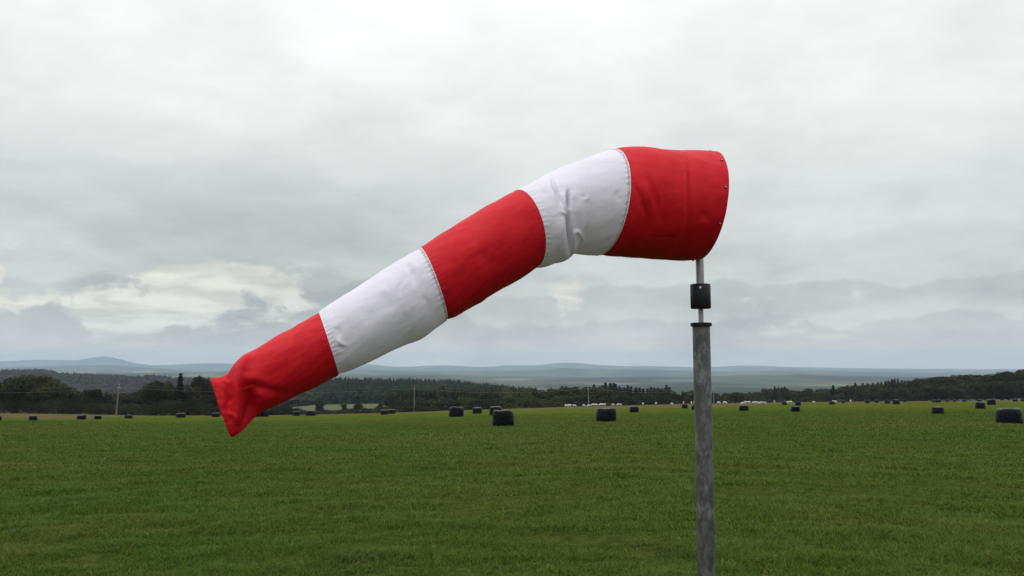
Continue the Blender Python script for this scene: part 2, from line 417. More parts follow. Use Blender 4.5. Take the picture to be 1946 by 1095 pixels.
# ------------------------------------------------------------------ metals, plastics
m_galv, g, out = material('galvanised_steel')
pos = g.n('ShaderNodeTexCoord').outputs['Object']
st = g.vm('MULTIPLY', pos, (1, 1, .55))
n_ = g.noise(st, 34, 6, .66, .1); n2_ = g.noise(st, 120, 4, .6); n3_ = g.noise(g.vm('ADD', st, (4, 2, 1)), 26, 5, .62, .2)
c = g.mix(g.mr(n_, .42, .62), (.042, .045, .041, 1), (.092, .096, .091, 1))
c = g.mix(g.m('MULTIPLY', g.mr(n3_, .53, .62), .55), c, (.165, .175, .172, 1))
c = g.mix(g.m('MULTIPLY', g.mr(n2_, .62, .70), .35), c, (.17, .18, .18, 1))
principled(g, out, c, g.mr(n_, .3, .7, .5, .72), metal=.1, spec=.3, normal=bump(g, n_, .0012, .5))
m_zinc, g, out = material('pale_zinc_tube')
pos = g.n('ShaderNodeTexCoord').outputs['Object']
c = g.mix(g.noise(pos, 40, 3), (.25, .255, .255, 1), (.33, .335, .335, 1)); principled(g, out, c, .45, metal=.3)
m_black, g, out = material('black_plastic')
pos = g.n('ShaderNodeTexCoord').outputs['Object']
principled(g, out, g.mix(g.noise(pos, 60, 3), (.006, .006, .009, 1), (.014, .014, .018, 1)), .5, spec=.25)
m_bolt, g, out = material('bright_steel'); principled(g, out, (.62, .62, .62), .28, metal=.9)
m_rivet, g, out = material('dark_screw'); principled(g, out, (.03, .03, .035), .35, metal=.5)

# ------------------------------------------------------------------ pole
PY = 2.82
top = at(1332.5, 619, PY); bx, by = top.x, top.y
gz = float(Hxy(bx, by))
pole = empty('metal_pole', (bx, by, gz))
tag(pole, 'mottled grey galvanised pole in the foreground holding up the windsock', 'pole')
def zat(py): return float(slope(py)) * PY + EYE - gz
bm = bmesh.new(); r = .0298
lathe(bm, [(r - .003, -.3), (r, -.3), (r, zat(620)), (r - .0015, zat(619.2)), (r - .0015, zat(619.0))], 48)
link('post', bm_mesh(bm, 'post', [m_galv]), pole)
bm = bmesh.new(); z0, z1 = zat(620.3), zat(613.8); rc = .0362
lathe(bm, [(0, z0 + .0005), (rc - .001, z0), (rc, z0 + .001), (rc, z1 - .0015), (rc - .0015, z1), (0, z1 + .0002)], 48)
o = link('cap', bm_mesh(bm, 'cap', [m_black], False), pole)
bm = bmesh.new(); lathe(bm, [(.0087, z1 - .002), (.0087, zat(584))], 24)
link('bearing_rod', bm_mesh(bm, 'bearing_rod', [m_zinc]), pole)

# ------------------------------------------------------------------ windsock
top_pl = {
 0: [(1350, 291.5), (1328, 290), (1300, 288.6), (1269, 287.2), (1243, 285), (1228, 283.2), (1212, 281.4), (1190, 281.8), (1174, 283), (1161, 286)],
 1: [(1161, 286), (1140, 292.2), (1126, 297), (1110, 302.5), (1093, 309), (1067, 319), (1048, 329), (1031, 337), (1007, 348.5), (984, 361), (976, 364.8)],
 2: [(976, 364.8), (958, 374), (939, 385), (926, 391), (913, 399), (888, 415), (867, 427), (845, 441), (824, 455), (808, 467), (799, 473)],
 3: [(799, 473), (785, 479.5), (760, 493.4), (725, 515), (690, 538), (655, 560), (634, 574.6), (618, 586), (606, 595)],
 4: [(606, 595), (592, 602), (578.6, 609), (565, 616), (552, 625), (538, 631.5), (523, 639.5), (504, 651), (486, 662.5), (472.7, 669), (461, 675), (451, 684), (443.6, 692.4), (437, 703), (431, 711), (419.7, 716), (409, 717.2), (401, 718)]}
bot_pl = {
 0: [(1331, 491.8), (1304, 494), (1280, 493), (1254.5, 491.6), (1230, 490.6), (1209, 490), (1185, 488), (1162, 487), (1144, 483)],
 1: [(1144, 483), (1124, 483.7), (1105, 481.5), (1088, 479.3), (1084.5, 483), (1081, 491), (1074, 496), (1066, 498.2), (1055, 500.3), (1046, 503.5), (1038, 506), (1030, 506.8), (1023, 506)],
 2: [(1023, 506), (1014, 513), (1003, 521.5), (990, 530), (977, 537), (950, 552), (926, 565), (914, 574), (903, 579), (885, 590), (867.4, 601), (858, 604.5), (850, 606)],
 3: [(850, 606), (843, 612), (835.5, 618), (826, 626), (814, 635.5), (798.4, 644.7), (764, 658), (738, 671), (711, 684.5), (690, 694.5), (668.7, 704.3), (655, 708), (643.5, 711)],
 4: [(643.5, 711), (626, 719.5), (609, 731), (592, 740), (565, 752.5), (539, 765), (516, 774.5), (500, 781), (489, 787), (478, 798), (471, 806.5), (464.7, 814), (457, 821.5), (449, 827.5), (442, 830.5), (438, 829)]}
seg = lambda P: (lambda a: (a, np.concatenate([[0], np.cumsum(np.hypot(*np.diff(a, axis=0).T))])))(np.array(P, float))
def resample(P, n):
    a, s = seg(P); u = np.linspace(0, s[-1], n)
    q = np.stack([np.interp(u, s, a[:, 0]), np.interp(u, s, a[:, 1])], -1)
    # take the corners off the traced line
    for _ in range(2):
        q[1:-1] = .25 * q[:-2] + .5 * q[1:-1] + .25 * q[2:]
    return q
NS = {0: 110, 1: 120, 2: 100, 3: 110, 4: 130}
KEY_B = [(0, 22, ), (1, 24), (2, 26.5), (3, 7), (4, 1), (4.55, 0), (5, -8)]        # how far each hoop leans, degrees
KEY_Y = [(0, 2.80), (1, 2.74), (2, 2.63), (3, 2.545), (4, 2.465), (5, 2.375)]
KEY_K = [(0, 1), (4.35, 1), (4.7, .78), (4.9, .42), (5, .30)]                        # how round it stays: the tail hangs flat
NPHI = 256
def dist_poly(qx, qy, P):
    "signed side, distance and position along a polyline, in pixels"
    best = np.full(qx.shape, 1e9); side = np.zeros(qx.shape); al = np.zeros(qx.shape); L = 0
    P = np.array(P, float); tot = np.hypot(*np.diff(P, axis=0).T).sum()
    for a, b in zip(P, P[1:]):
        d = b - a; l = math.hypot(*d); u = np.clip(((qx - a[0]) * d[0] + (qy - a[1]) * d[1]) / l ** 2, 0, 1)
        ex, ey = qx - a[0] - u * d[0], qy - a[1] - u * d[1]; ds = np.hypot(ex, ey); m = ds < best
        best = np.where(m, ds, best); side = np.where(m, np.sign(ex * d[1] - ey * d[0]), side); al = np.where(m, (L + u * l) / tot, al); L += l
    return best, side, al
# folds seen in the cloth: polyline in picture pixels, half width px, height mm (negative = groove), skew
FOLDS = [
 (1, [(1048, 334), (1053, 350), (1060, 372), (1070, 392)], 4, -14, 1), (1, [(1043, 338), (1048, 360), (1058, 385)], 5, 3, 0),
 (1, [(1079, 364), (1080, 380), (1079, 399)], 4.5, -24, -1), (1, [(1070, 366), (1071, 385), (1075, 402)], 4, 7, 0), (1, [(1088, 362), (1090, 380)], 6, 3, 0),
 (1, [(1064, 402), (1072, 406), (1078, 407)], 3, 5, 0),
 (1, [(1081, 404), (1083, 430), (1086, 455), (1087, 482)], 6, -34, 1), (1, [(1066, 410), (1069, 450), (1072, 495)], 12, 11, 0),
 (1, [(1090, 478), (1091, 450), (1094, 442), (1100, 442), (1108, 452), (1112, 464)], 3.6, 8, 0),
 (1, [(1096, 400), (1099, 440), (1099, 478)], 11, -8, 0), (1, [(1118, 430), (1113, 445), (1112, 460)], 7, -4, 0), (1, [(1102, 372), (1113, 375)], 3, -2.5, 0), (1, [(1120, 372), (1117, 378), (1108, 381)], 3, 2, 0),
 (1, [(1030, 350), (1036, 362), (1044, 366)], 4, 2.5, 0), (1, [(1178, 360), (1172, 372), (1180, 382)], 5, -3, 0), (1, [(1160, 455), (1150, 462)], 5, -2.5, 0),
 (0, [(1300, 291), (1304, 330), (1305, 385), (1303, 425), (1292, 455), (1270, 488)], 3.5, 5, 0),
 (0, [(1309, 300), (1313, 350), (1313, 400), (1310, 440), (1298, 470), (1288, 490)], 6, -6, 0),
 (0, [(1234, 333), (1240, 350), (1252, 385), (1256, 420)], 6, -8, 1), (0, [(1222, 345), (1232, 372), (1243, 400)], 6, 3.5, 0),
 (0, [(1207, 350), (1220, 376), (1232, 412), (1234, 450)], 7, -8, 1), (0, [(1213, 402), (1206, 430), (1212, 470)], 8, 3.5, 0),
 (0, [(1238, 450), (1262, 452), (1288, 450)], 3.5, -3, 0), (0, [(1275, 300), (1284, 330), (1288, 370)], 7, -2.5, 0), (0, [(1200, 300), (1206, 330)], 8, -2, 0),
 (0, [(1340, 330), (1352, 360), (1350, 400)], 9, -2.5, 0), (0, [(1330, 400), (1352, 425)], 8, -3, 0), (0, [(1222, 470), (1226, 484)], 5, -3, 0),
 (2, [(880, 430), (896, 450), (900, 470)], 7, -2, 0), (2, [(925, 410), (950, 440)], 9, 1.6, 0), (2, [(870, 440), (858, 470), (866, 500)], 10, 1.8, 0), (2, [(905, 480), (930, 500), (960, 500)], 12, -2, 0),
 (3, [(770, 500), (782, 520), (786, 540)], 6, -4, 0), (3, [(778, 492), (795, 512), (803, 535)], 6, 3, 0), (3, [(640, 645), (650, 655), (658, 654)], 4, 5, 0), (3, [(644, 658), (654, 664)], 4, -4, 0),
 (3, [(800, 560), (812, 575), (816, 600)], 6, -3, 0), (3, [(640, 620), (648, 640)], 6, -3, 0), (3, [(660, 590), (690, 620), (700, 660)], 13, 2, 0), (3, [(760, 580), (770, 610), (766, 640)], 9, -2.5, 0),
 (3, [(765, 530), (758, 548), (764, 560)], 5, -3, 0), (3, [(720, 545), (740, 560)], 7, 2, 0),
 (4, [(588, 612), (575, 622), (560, 640)], 5, 2.5, 0), (4, [(596, 604), (602, 640), (622, 700)], 6, -1.5, 0), (4, [(550, 628), (530, 650), (500, 660)], 8, -2, 0),
 (4, [(470, 680), (456, 705), (452, 735), (455, 770), (450, 812)], 8, 18, 0),
 (4, [(470, 738), (478, 765), (476, 795), (466, 812)], 13, -34, 0), (4, [(466, 736), (482, 733), (510, 742), (540, 748)], 9, -9, 0), (4, [(470, 722), (500, 722)], 10, 5, 0),
 (4, [(434, 712), (437, 738), (434, 775), (440, 810)], 7, -9, 0), (4, [(424, 722), (432, 729), (440, 722)], 3.5, 4, 0), (4, [(425, 740), (436, 760), (446, 758)], 4.5, -5, 0), (4, [(430, 785), (446, 790), (452, 800)], 4.5, 5, 0),
]
def fabric(name, col, shade, hem=False, thin=.04):
    m, g, out = material(name)
    uv = g.n('ShaderNodeUVMap', uv_map='UVMap').outputs[0]
    s_ = g.n('ShaderNodeSeparateXYZ'); g.t.links.new(uv, s_.inputs[0])
    op = g.n('ShaderNodeTexCoord').outputs['Object']
    nz = g.noise(op, 18, 4, .6, .3); nf = g.noise(op, 130, 3, .6)
    c = g.mix(g.mr(nz, .3, .7), (*col, 1), (*shade, 1))
    edge = g.n('ShaderNodeAttribute', attribute_name='hem').outputs['Fac']
    if hem:
        # double row of dark zigzag stitching along the wide end
        d = edge                               # metres from the seam
        zz = g.m('PINGPONG', g.m('MULTIPLY', s_.outputs[0], 170.0), 1.0)
        line = g.m('LESS_THAN', g.m('ABSOLUTE', g.m('SUBTRACT', d, g.m('MULTIPLY_ADD', zz, .0050, .0025))), .0013)
        row = g.m('LESS_THAN', g.m('ABSOLUTE', g.m('SUBTRACT', d, .0088)), .0007)
        band = g.m('LESS_THAN', d, .0095)
        c = g.mix(g.m('MULTIPLY', band, .12), c, (.45, .46, .42, 1))
        c = g.mix(g.m('MULTIPLY', g.m('MAXIMUM', line, g.m('MULTIPLY', row, .6)), .75), c, (.10, .12, .11, 1))
    else:
        row = g.m('LESS_THAN', g.m('ABSOLUTE', g.m('SUBTRACT', edge, .009)), .0008)
        c = g.mix(g.m('MULTIPLY', row, .25), c, g.mix(.6, c, (.05, .02, .02, 1)))
    creases = g.noise(g.vm('MULTIPLY', op, (1, 1, 1.6)), 34, 5, .62, 1.1)
    weave = g.m('MULTIPLY', g.m('SINE', g.m('MULTIPLY', s_.outputs[0], 5200.0)), g.m('SINE', g.m('MULTIPLY', s_.outputs[1], 5200.0)))
    sharp = g.m('ABSOLUTE', g.m('SUBTRACT', g.noise(op, 16, 3, .5, .8), .5))
    h = g.m('ADD', g.m('MULTIPLY', creases, .42), g.m('ADD', g.m('MULTIPLY', sharp, -.9), g.m('ADD', g.m('MULTIPLY', nf, .03), g.m('MULTIPLY', weave, .02))))
    nb = bump(g, h, .0042, .42)
    p = principled(g, out, c, .55, spec=.16, normal=nb)
    tr = g.n('ShaderNodeBsdfTranslucent'); g.put(tr.inputs[0], c); g.put(tr.inputs['Normal'], nb)
    ms = g.n('ShaderNodeMixShader'); ms.inputs[0].default_value = thin
    g.t.links.new(p.outputs[0], ms.inputs[1]); g.t.links.new(tr.outputs[0], ms.inputs[2]); g.t.links.new(ms.outputs[0], out.inputs[0])
    return m
m_red = fabric('red_nylon', (.54, .006, .015), (.49, .005, .012))
m_white = fabric('white_nylon', (.83, .81, .90), (.79, .77, .86), True, .26)
bearing = at(1329.5, 564, PY)
sock = empty('windsock', (bx, by, bearing.z))
tag(sock, 'large red and white striped fabric windsock drooping to the left from its pole', 'windsock')
OR = Vector((bx, by, bearing.z)); ORn = np.array(OR)
def build_bands():
    phi = np.linspace(0, 2 * np.pi, NPHI + 1)
    mouth = None
    for b in range(5):
        n = NS[b]; T2 = resample(top_pl[b], n); B2 = resample(bot_pl[b], n)
        u = np.linspace(0, 1, n); sb = b + u
        Yk = tab(sb, KEY_Y); th = np.radians(tab(sb, KEY_B)); kd = tab(sb, KEY_K)
        T = np.array([at(*T2[i], Yk[i]) for i in range(n)]); B = np.array([at(*B2[i], Yk[i]) for i in range(n)])
        Cc = (T + B) / 2; U = (T - B) / 2; Rr = np.linalg.norm(U, axis=1)[:, None]; Uh = U / Rr
        V = Cc - np.array([0, 0, EYE]); V = -V / np.linalg.norm(V, axis=1)[:, None]
        V = V - Uh * (V * Uh).sum(1)[:, None]; V /= np.linalg.norm(V, axis=1)[:, None]
        A = np.cross(V, Uh); A *= np.sign(A[:, :1])                                     # towards the mouth
        N = V * np.cos(th)[:, None] + A * np.sin(th)[:, None]
        cs, sn = np.cos(phi), np.sin(phi)
        # slightly squared-off section for the flat tail, round elsewhere
        Pn = Cc[:, None] + U[:, None] * cs[None, :, None] + (Rr * kd[:, None] * N)[:, None] * sn[None, :, None]
        rad = Uh[:, None] * cs[None, :, None] + N[:, None] * sn[None, :, None]
        axial = np.concatenate([[0], np.cumsum(np.linalg.norm(np.diff(Cc, axis=0), axis=1))])
        Ltot = axial[-1]
        qx, qy = proj(Pn)
        near = np.clip(sn * 2.2, 0, 1)[None, :] * np.ones((n, 1))
        disp = np.zeros((n, NPHI + 1))
        for (bb, pl, wd, mm, sk) in FOLDS:
            if bb != b: continue
            ds, side, al = dist_poly(qx, qy, pl)
            taper = np.sin(np.pi * np.clip(al, .02, .98)) ** .5
            ds = np.where(side * sk > 0, ds * 1.9, ds)
            disp += near * taper * mm * .001 * np.exp(-(ds / wd) ** 2)
        # the far side gets folds of its own
        PH = np.broadcast_to(phi, disp.shape); SS = np.broadcast_to(axial[:, None], disp.shape)
        wrap = lambda k, s_, sd, o=3: fbm(np.cos(PH) * k + 9 + b * 3.3 + s_ * 0, np.sin(PH) * k + s_ + b * 7.1, sd, o)
        disp += .0045 * wrap(2.2, SS * 9, 3) + .0045 * (1 - near) * wrap(3.5, SS * 18, 6)
        # puckers gathered along the seams
        for e, d in ((0, SS), (1, Ltot - SS)):
            if (b == 0 and e == 0) or (b == 4 and e == 1): amp, fall = .0006, .008
            else: amp, fall = (.0017 if b in (1, 3) else .0010), (.016 if b in (1, 3) else .012)
            wv = np.sin(PH * 46 + 5 * vnoise(np.cos(PH) * 6 + 20, np.sin(PH) * 6 + e * 11 + b, 4)) * (.35 + 1.6 * np.clip(vnoise(np.cos(PH) * 9 + 40, np.sin(PH) * 9 + b * 5 + e, 8) + .35, 0, 1))
            disp += amp * wv * np.exp(-(d / fall) ** 2 * 1.1) * (1 - np.exp(-(d / .004)))
        # keep neighbours meeting exactly at the seam
        fade = np.ones(n)
        disp *= np.clip(np.minimum(SS, Ltot - SS) / .004, 0, 1) ** .5 if b not in (0, 4) else (np.clip((Ltot - SS) / .004, 0, 1) ** .5 if b == 0 else np.clip(SS / .004, 0, 1) ** .5)
        disp[:, -1] = disp[:, 0]
        Pn = Pn + rad * disp[..., None]
        if b in (1, 3):   # white cloth lies over the red at each seam
            lip = .0012 * (np.exp(-SS / .003) + np.exp(-(Ltot - SS) / .003)); Pn = Pn + rad * lip[..., None]
        co = (Pn[:, :-1] - ORn).reshape(-1, 3)
        i = np.arange(n - 1)[:, None] * NPHI; j = np.arange(NPHI)[None]; j2 = (j + 1) % NPHI
        q = np.stack([i + j, i + j2, i + NPHI + j2, i + NPHI + j], -1).reshape(-1, 4)
        nm = 'red_band' if b % 2 == 0 else 'white_band'
        me = mesh_np(nm, co, mats=[m_red if b % 2 == 0 else m_white], quads=q)
        uvl = me.uv_layers.new(name='UVMap')
        rr = Rr[:, 0]
        UU = (phi[None] / (2 * np.pi)) * .98 * np.ones((n, 1)); VV = SS
        a0, a1 = np.broadcast_arrays(i // NPHI, j)
        uvq = np.stack([np.stack([UU[a0, a1], VV[a0, a1]], -1), np.stack([UU[a0, a1 + 1], VV[a0, a1 + 1]], -1),
                        np.stack([UU[a0 + 1, a1 + 1], VV[a0 + 1, a1 + 1]], -1), np.stack([UU[a0 + 1, a1], VV[a0 + 1, a1]], -1)], 2).reshape(-1, 2)
        uvl.data.foreach_set('uv', uvq.ravel().astype(np.float32))
        hm = me.attributes.new('hem', 'FLOAT', 'POINT')
        hv = SS[:, :-1] if b < 4 else (Ltot - SS)[:, :-1]
        hm.data.foreach_set('value', hv.ravel().astype(np.float32))
        o = link(nm, me, sock)
        lab = {0: 'widest red band, stretched over the mouth hoop', 1: 'buckled white band where the sock bends', 2: 'taut red band in the middle of the sock',
               3: 'narrower white band with faint wrinkles', 4: 'red tail band hanging flat and folded at its end'}[b]
        o['label'] = lab
        if b == 0: mouth = (Cc, U, N * Rr, Pn)
    return mouth
Cc, U, NV, P0 = build_bands()
# hoop just inside the mouth, second hoop at the crease, bars of the frame
bm = bmesh.new()
def hoop(i, k, rad):
    pts = [Vector(Cc[i] + (U[i] * math.cos(a) + NV[i] * math.sin(a)) * k) - OR for a in np.linspace(0, 2 * math.pi, 64, endpoint=False)]
    tube(bm, pts, rad, 10, closed=True); return pts
h1 = hoop(3, .965, .004); h2 = hoop(30, .955, .004)
for k in (6, 22, 38, 54): tube(bm, [h1[k], h2[k]], .0035, 8)
link('hoop_frame', bm_mesh(bm, 'hoop_frame', [m_zinc]), sock)
bm = bmesh.new()
zt = at(1326, 300, PY).z - OR.z
lathe(bm, [(.0134, at(1329, 543, PY).z - OR.z), (.0134, zt), (0, zt)], 28)
link('swivel_tube', bm_mesh(bm, 'swivel_tube', [m_zinc]), sock)
bm = bmesh.new(); za, zb = at(1329.5, 586.5, PY).z - OR.z, at(1329.5, 540.5, PY).z - OR.z; rh = .0348
lathe(bm, [(0, za), (rh - .002, za), (rh, za + .002), (rh, zb - .002), (rh - .002, zb), (0, zb)], 48)
hs = bm_mesh(bm, 'bearing_housing', [m_black]); ho = link('bearing_housing', hs, sock)
for p in hs.polygons: p.use_smooth = abs(p.normal.z) < .5
d_ = Vector((-bx, -by, 0)).normalized(); q_ = d_.to_track_quat('Z', 'Y').to_matrix().to_4x4()
bz = at(1328, 548, PY).z - OR.z
bm = bmesh.new(); lathe(bm, [(.0042, 0), (.0042, .0025), (.0036, .0032), (.0022, .0032), (.0020, .0018), (0, .0018)], 12, M=Matrix.Translation(d_ * rh * .985 + Vector((0, 0, bz))) @ q_)
bo = link('set_screw', bm_mesh(bm, 'set_screw', [m_bolt], False), ho)
for k in range(10):
    a = math.radians(10 + 36 * k)
    j = int(round(a / (2 * math.pi) * NPHI)) % NPHI; i = 4
    p = Vector(P0[i, j]); nrm = Vector(U[i] * math.cos(a) + NV[i] * math.sin(a)).normalized()
    bm = bmesh.new(); lathe(bm, [(.0046, -.001), (.0046, .0016), (.003, .0030), (0, .0034)], 14, M=Matrix.Translation(p - OR) @ nrm.to_track_quat('Z', 'Y').to_matrix().to_4x4())
    lathe(bm, [(.0018, .0028), (.0014, .0042), (0, .0044)], 10, 1, M=Matrix.Translation(p - OR) @ nrm.to_track_quat('Z', 'Y').to_matrix().to_4x4())
    link('hoop_screw', bm_mesh(bm, 'hoop_screw', [m_rivet, m_bolt]), sock)

# ------------------------------------------------------------------ ordinal labels against landmarks
ORD = ['first', 'second', 'third', 'fourth', 'fifth', 'sixth', 'seventh', 'eighth', 'ninth', 'tenth', 'eleventh', 'twelfth', 'thirteenth', 'fourteenth', 'fifteenth',
       'sixteenth', 'seventeenth', 'eighteenth', 'nineteenth', 'twentieth', 'twenty-first', 'twenty-second', 'twenty-third', 'twenty-fourth', 'twenty-fifth', 'twenty-sixth',
       'twenty-seventh', 'twenty-eighth', 'twenty-ninth', 'thirtieth']
def ordinals(pxs, marks):
    "for each px: (ordinal word, name of the nearest landmark on its left)"
    cnt = {}; res = {}
    for i in sorted(range(len(pxs)), key=lambda k: pxs[k]):
        mk = [m for m in marks if m[0] <= pxs[i]]
        nm = mk[-1][1] if mk else marks[0][1]
        cnt[nm] = cnt.get(nm, 0) + 1; res[i] = (ORD[cnt[nm] - 1], nm)
    return [res[i] for i in range(len(pxs))]

# ------------------------------------------------------------------ silage bales
m_wrap, g, out = material('black_silage_film')
op = g.n('ShaderNodeTexCoord').outputs['Object']
s_ = g.n('ShaderNodeSeparateXYZ'); g.t.links.new(op, s_.inputs[0])
ang = g.m('ARCTAN2', s_.outputs[1], s_.outputs[0])
streak = g.noise(g.comb(g.m('MULTIPLY', ang, 3.0), g.m('MULTIPLY', s_.outputs[2], .5), 0.0), 5.0, 4, .6)
crk = g.noise(op, 6.0, 5, .6, .6)
oi = g.n('ShaderNodeObjectInfo').outputs['Random']
c = g.mix(g.mr(streak, .35, .7), (.0015, .0015, .0025, 1), (.004, .004, .007, 1))
c = g.mix(g.m('MULTIPLY', g.mr(crk, .60, .72), .5), c, (.012, .012, .018, 1))
principled(g, out, c, g.mr(crk, .3, .7, .17, .32), spec=.10, normal=bump(g, g.m('ADD', streak, crk), .05, .4))
def bale_mesh(seed):
    r = random.Random(seed); n = 40; hh = .93
    prof = [(0, hh), (.15, hh), (.30, hh + .005), (.42, hh + .004), (.50, hh), (.545, hh - .006), (.585, hh - .025), (.62, hh - .055), (.645, hh - .10), (.662, hh * .72), (.675, hh * .5), (.684, hh * .3), (.684, .12), (.67, .03), (.65, -.03), (0, -.03)]
    bm = bmesh.new(); lathe(bm, prof, n)
    tx, ty = r.uniform(-.05, .05), r.uniform(-.05, .05)
    for v in bm.verts:
        a = math.atan2(v.co.y, v.co.x); k = 1 + .02 * math.sin(2 * a + seed) + .014 * math.sin(5 * a + seed * 2) + .008 * math.sin(11 * a + v.co.z * 4 + seed)
        v.co.x *= k; v.co.y *= k
        v.co.z += (tx * v.co.x + ty * v.co.y) * max(v.co.z, 0)
        if v.co.z > .7: v.co.z += .018 * math.sin(3 * a + seed) - .03 * (1 - min(1, math.hypot(v.co.x, v.co.y) / .6))
    return bm_mesh(bm, 'wrapped_bale', [m_wrap])
bales_m = [bale_mesh(k) for k in range(6)]
BALES = [(0, 800, 10, 6), (68.3, 799, 12.7, 6.5), (159.8, 797.3, 17, 8.5), (190.8, 796.8, 13.6, 5.5), (248.4, 795.3, 14.6, 6), (347, 794, 18, 9), (413, 792.6, 15, 8), (491, 792.3, 15, 14), (505.5, 792.1, 16, 14.5),
 (565, 790.4, 14, 8.5), (592.5, 790.3, 21, 10), (731.9, 788, 15, 9), (745.5, 786.4, 14, 8.5), (868, 792, 28, 19), (907.2, 786.3, 18.4, 12), (942.3, 789, 24, 16.5), (956.5, 810, 41, 31), (1151.3, 801.8, 37.4, 26),
 (1204.2, 783.8, 17.5, 11.5), (1300, 776.2, 11, 8), (1319, 779, 13, 9), (1411.6, 781, 17.5, 10.5), (1488.7, 769.7, 9.6, 6), (1514.2, 771.2, 11, 7.5), (1509, 782.6, 16.8, 11), (1578.5, 769.2, 10.4, 7), (1600, 765.7, 7.6, 4.5),
 (1645.8, 766.4, 8.6, 6), (1663, 765.2, 8, 5), (1683.3, 767.2, 10.6, 6), (1700.2, 768.6, 13, 9), (1715, 764, 6.8, 5), (1772, 764.8, 8.6, 5), (1781, 764.8, 8.8, 5), (1778.3, 787, 22.5, 14), (1858.7, 776.8, 18.6, 12.5),
 (1880.5, 769.6, 16, 11), (1912.5, 805.2, 48, 30), (1797, 763.9, 6.6, 4), (1811, 763.8, 6.8, 4), (1829, 763.6, 7.6, 4), (1858, 763.4, 8, 4), (1926, 763.3, 9, 4.5), (1941, 763, 9, 5)]
BM = [(-50, 'the left edge'), (225, 'the leaning utility pole'), (430, 'the windsock tail'), (788, 'the second utility pole'), (1118, 'the third utility pole'), (1340, 'the grey metal pole'),
      (1600, 'the last sheep cluster'), (1730, 'the dark brown wood edge')]
bo_ = ordinals([b[0] for b in BALES], BM)
for i, (px, py, wd, hh) in enumerate(BALES):
    p = on_ground(px, py)
    dist_ = p.y * math.hypot(1, (px - 973) / 1557.5)
    ws = wd * p.y / 1557 / 1.35 * (1 / math.hypot(1, (px - 973) / 1557.5) ** .5); hs_ = hh * p.y / 1557 / .96
    ws = min(max(ws, .7), 1.7); hs_ = min(max(hs_, .6), 1.75)
    o = link('wrapped_bale', bales_m[i % 6], loc=(p.x, p.y, p.z))
    o.rotation_euler = (rnd.uniform(-.02, .02), rnd.uniform(-.03, .03), rnd.uniform(0, 6.28)); o.scale = (ws, ws, hs_)
    size = 'large' if wd > 26 else 'mid-sized' if wd > 15.5 else 'small'
    o_, nm = bo_[i]
    tag(o, f'{size} black wrapped silage bale, {o_} bale right of {nm}', 'bale', 'black silage bales scattered over the meadow')

# ------------------------------------------------------------------ sheep
m_wool, g, out = material('white_wool')
op = g.n('ShaderNodeTexCoord').outputs['Object']
principled(g, out, g.mix(g.noise(op, 14, 4), (.70, .68, .63, 1), (.58, .56, .50, 1)), .95, spec=.1, normal=bump(g, g.noise(op, 22, 4, .7), .03, .8))
def skin_mesh(name, verts, edges, radii, sub=1):
    me = bpy.data.meshes.new(name); me.from_pydata(verts, edges, []); o = bpy.data.objects.new(name, me); C.objects.link(o)
    md = o.modifiers.new('s', 'SKIN'); 
    lay = me.skin_vertices[0] if me.skin_vertices else None
    for i, r in enumerate(radii): lay.data[i].radius = (r, r) if not isinstance(r, tuple) else r
    lay.data[0].use_root = True
    ss = o.modifiers.new('u', 'SUBSURF'); ss.levels = sub; ss.render_levels = sub
    dg = bpy.context.evaluated_depsgraph_get(); res = bpy.data.meshes.new_from_object(o.evaluated_get(dg))
    bpy.data.objects.remove(o); bpy.data.meshes.remove(me)
    res.name = name; res.materials.append(m_wool)
    for p in res.polygons: p.use_smooth = True
    return res
def sheep_mesh(pose):
    # spine from rump to chest along +X, then neck and head; legs with hock and knee
    v = [(-.10, 0, .60), (-.42, 0, .60), (.20, 0, .60), (.42, 0, .62)]
    e = [(0, 1), (0, 2), (2, 3)]; r = [.25, .20, .25, .19]
    if pose == 'grazing': nh = [(.60, 0, .50), (.74, 0, .28), (.86, 0, .10)]
    elif pose == 'standing': nh = [(.54, 0, .82), (.62, 0, .98), (.84, 0, .93)]
    else: nh = [(.56, 0, .66), (.66, 0, .74), (.86, 0, .66)]
    k = len(v); v += nh; e += [(3, k), (k, k + 1), (k + 1, k + 2)]; r += [.11, .085, .045]
    hd = k + 1
    for s in (-1, 1):
        k = len(v); v.append((nh[1][0] - .02, s * .13, nh[1][2] + .02)); e.append((hd, k)); r.append(.022)
    for x0, kx, hx, s in ((.36, .37, .36, -1), (.36, .39, .35, 1), (-.38, -.46, -.42, -1), (-.38, -.44, -.40, 1)):
        k = len(v); v += [(x0, s * .13, .42), (kx, s * .13, .24), (hx, s * .13, .02)]
        e += [(3 if x0 > 0 else 1, k), (k, k + 1), (k + 1, k + 2)]; r += [.075, .038, .032]
    k = len(v); v += [(-.62, 0, .56), (-.66, 0, .38)]; e += [(1, k), (k, k + 1)]; r += [.04, .03]
    me = skin_mesh('sheep', v, e, r, 1)
    return me
POSES = {p: sheep_mesh(p) for p in ('grazing', 'standing', 'walking')}
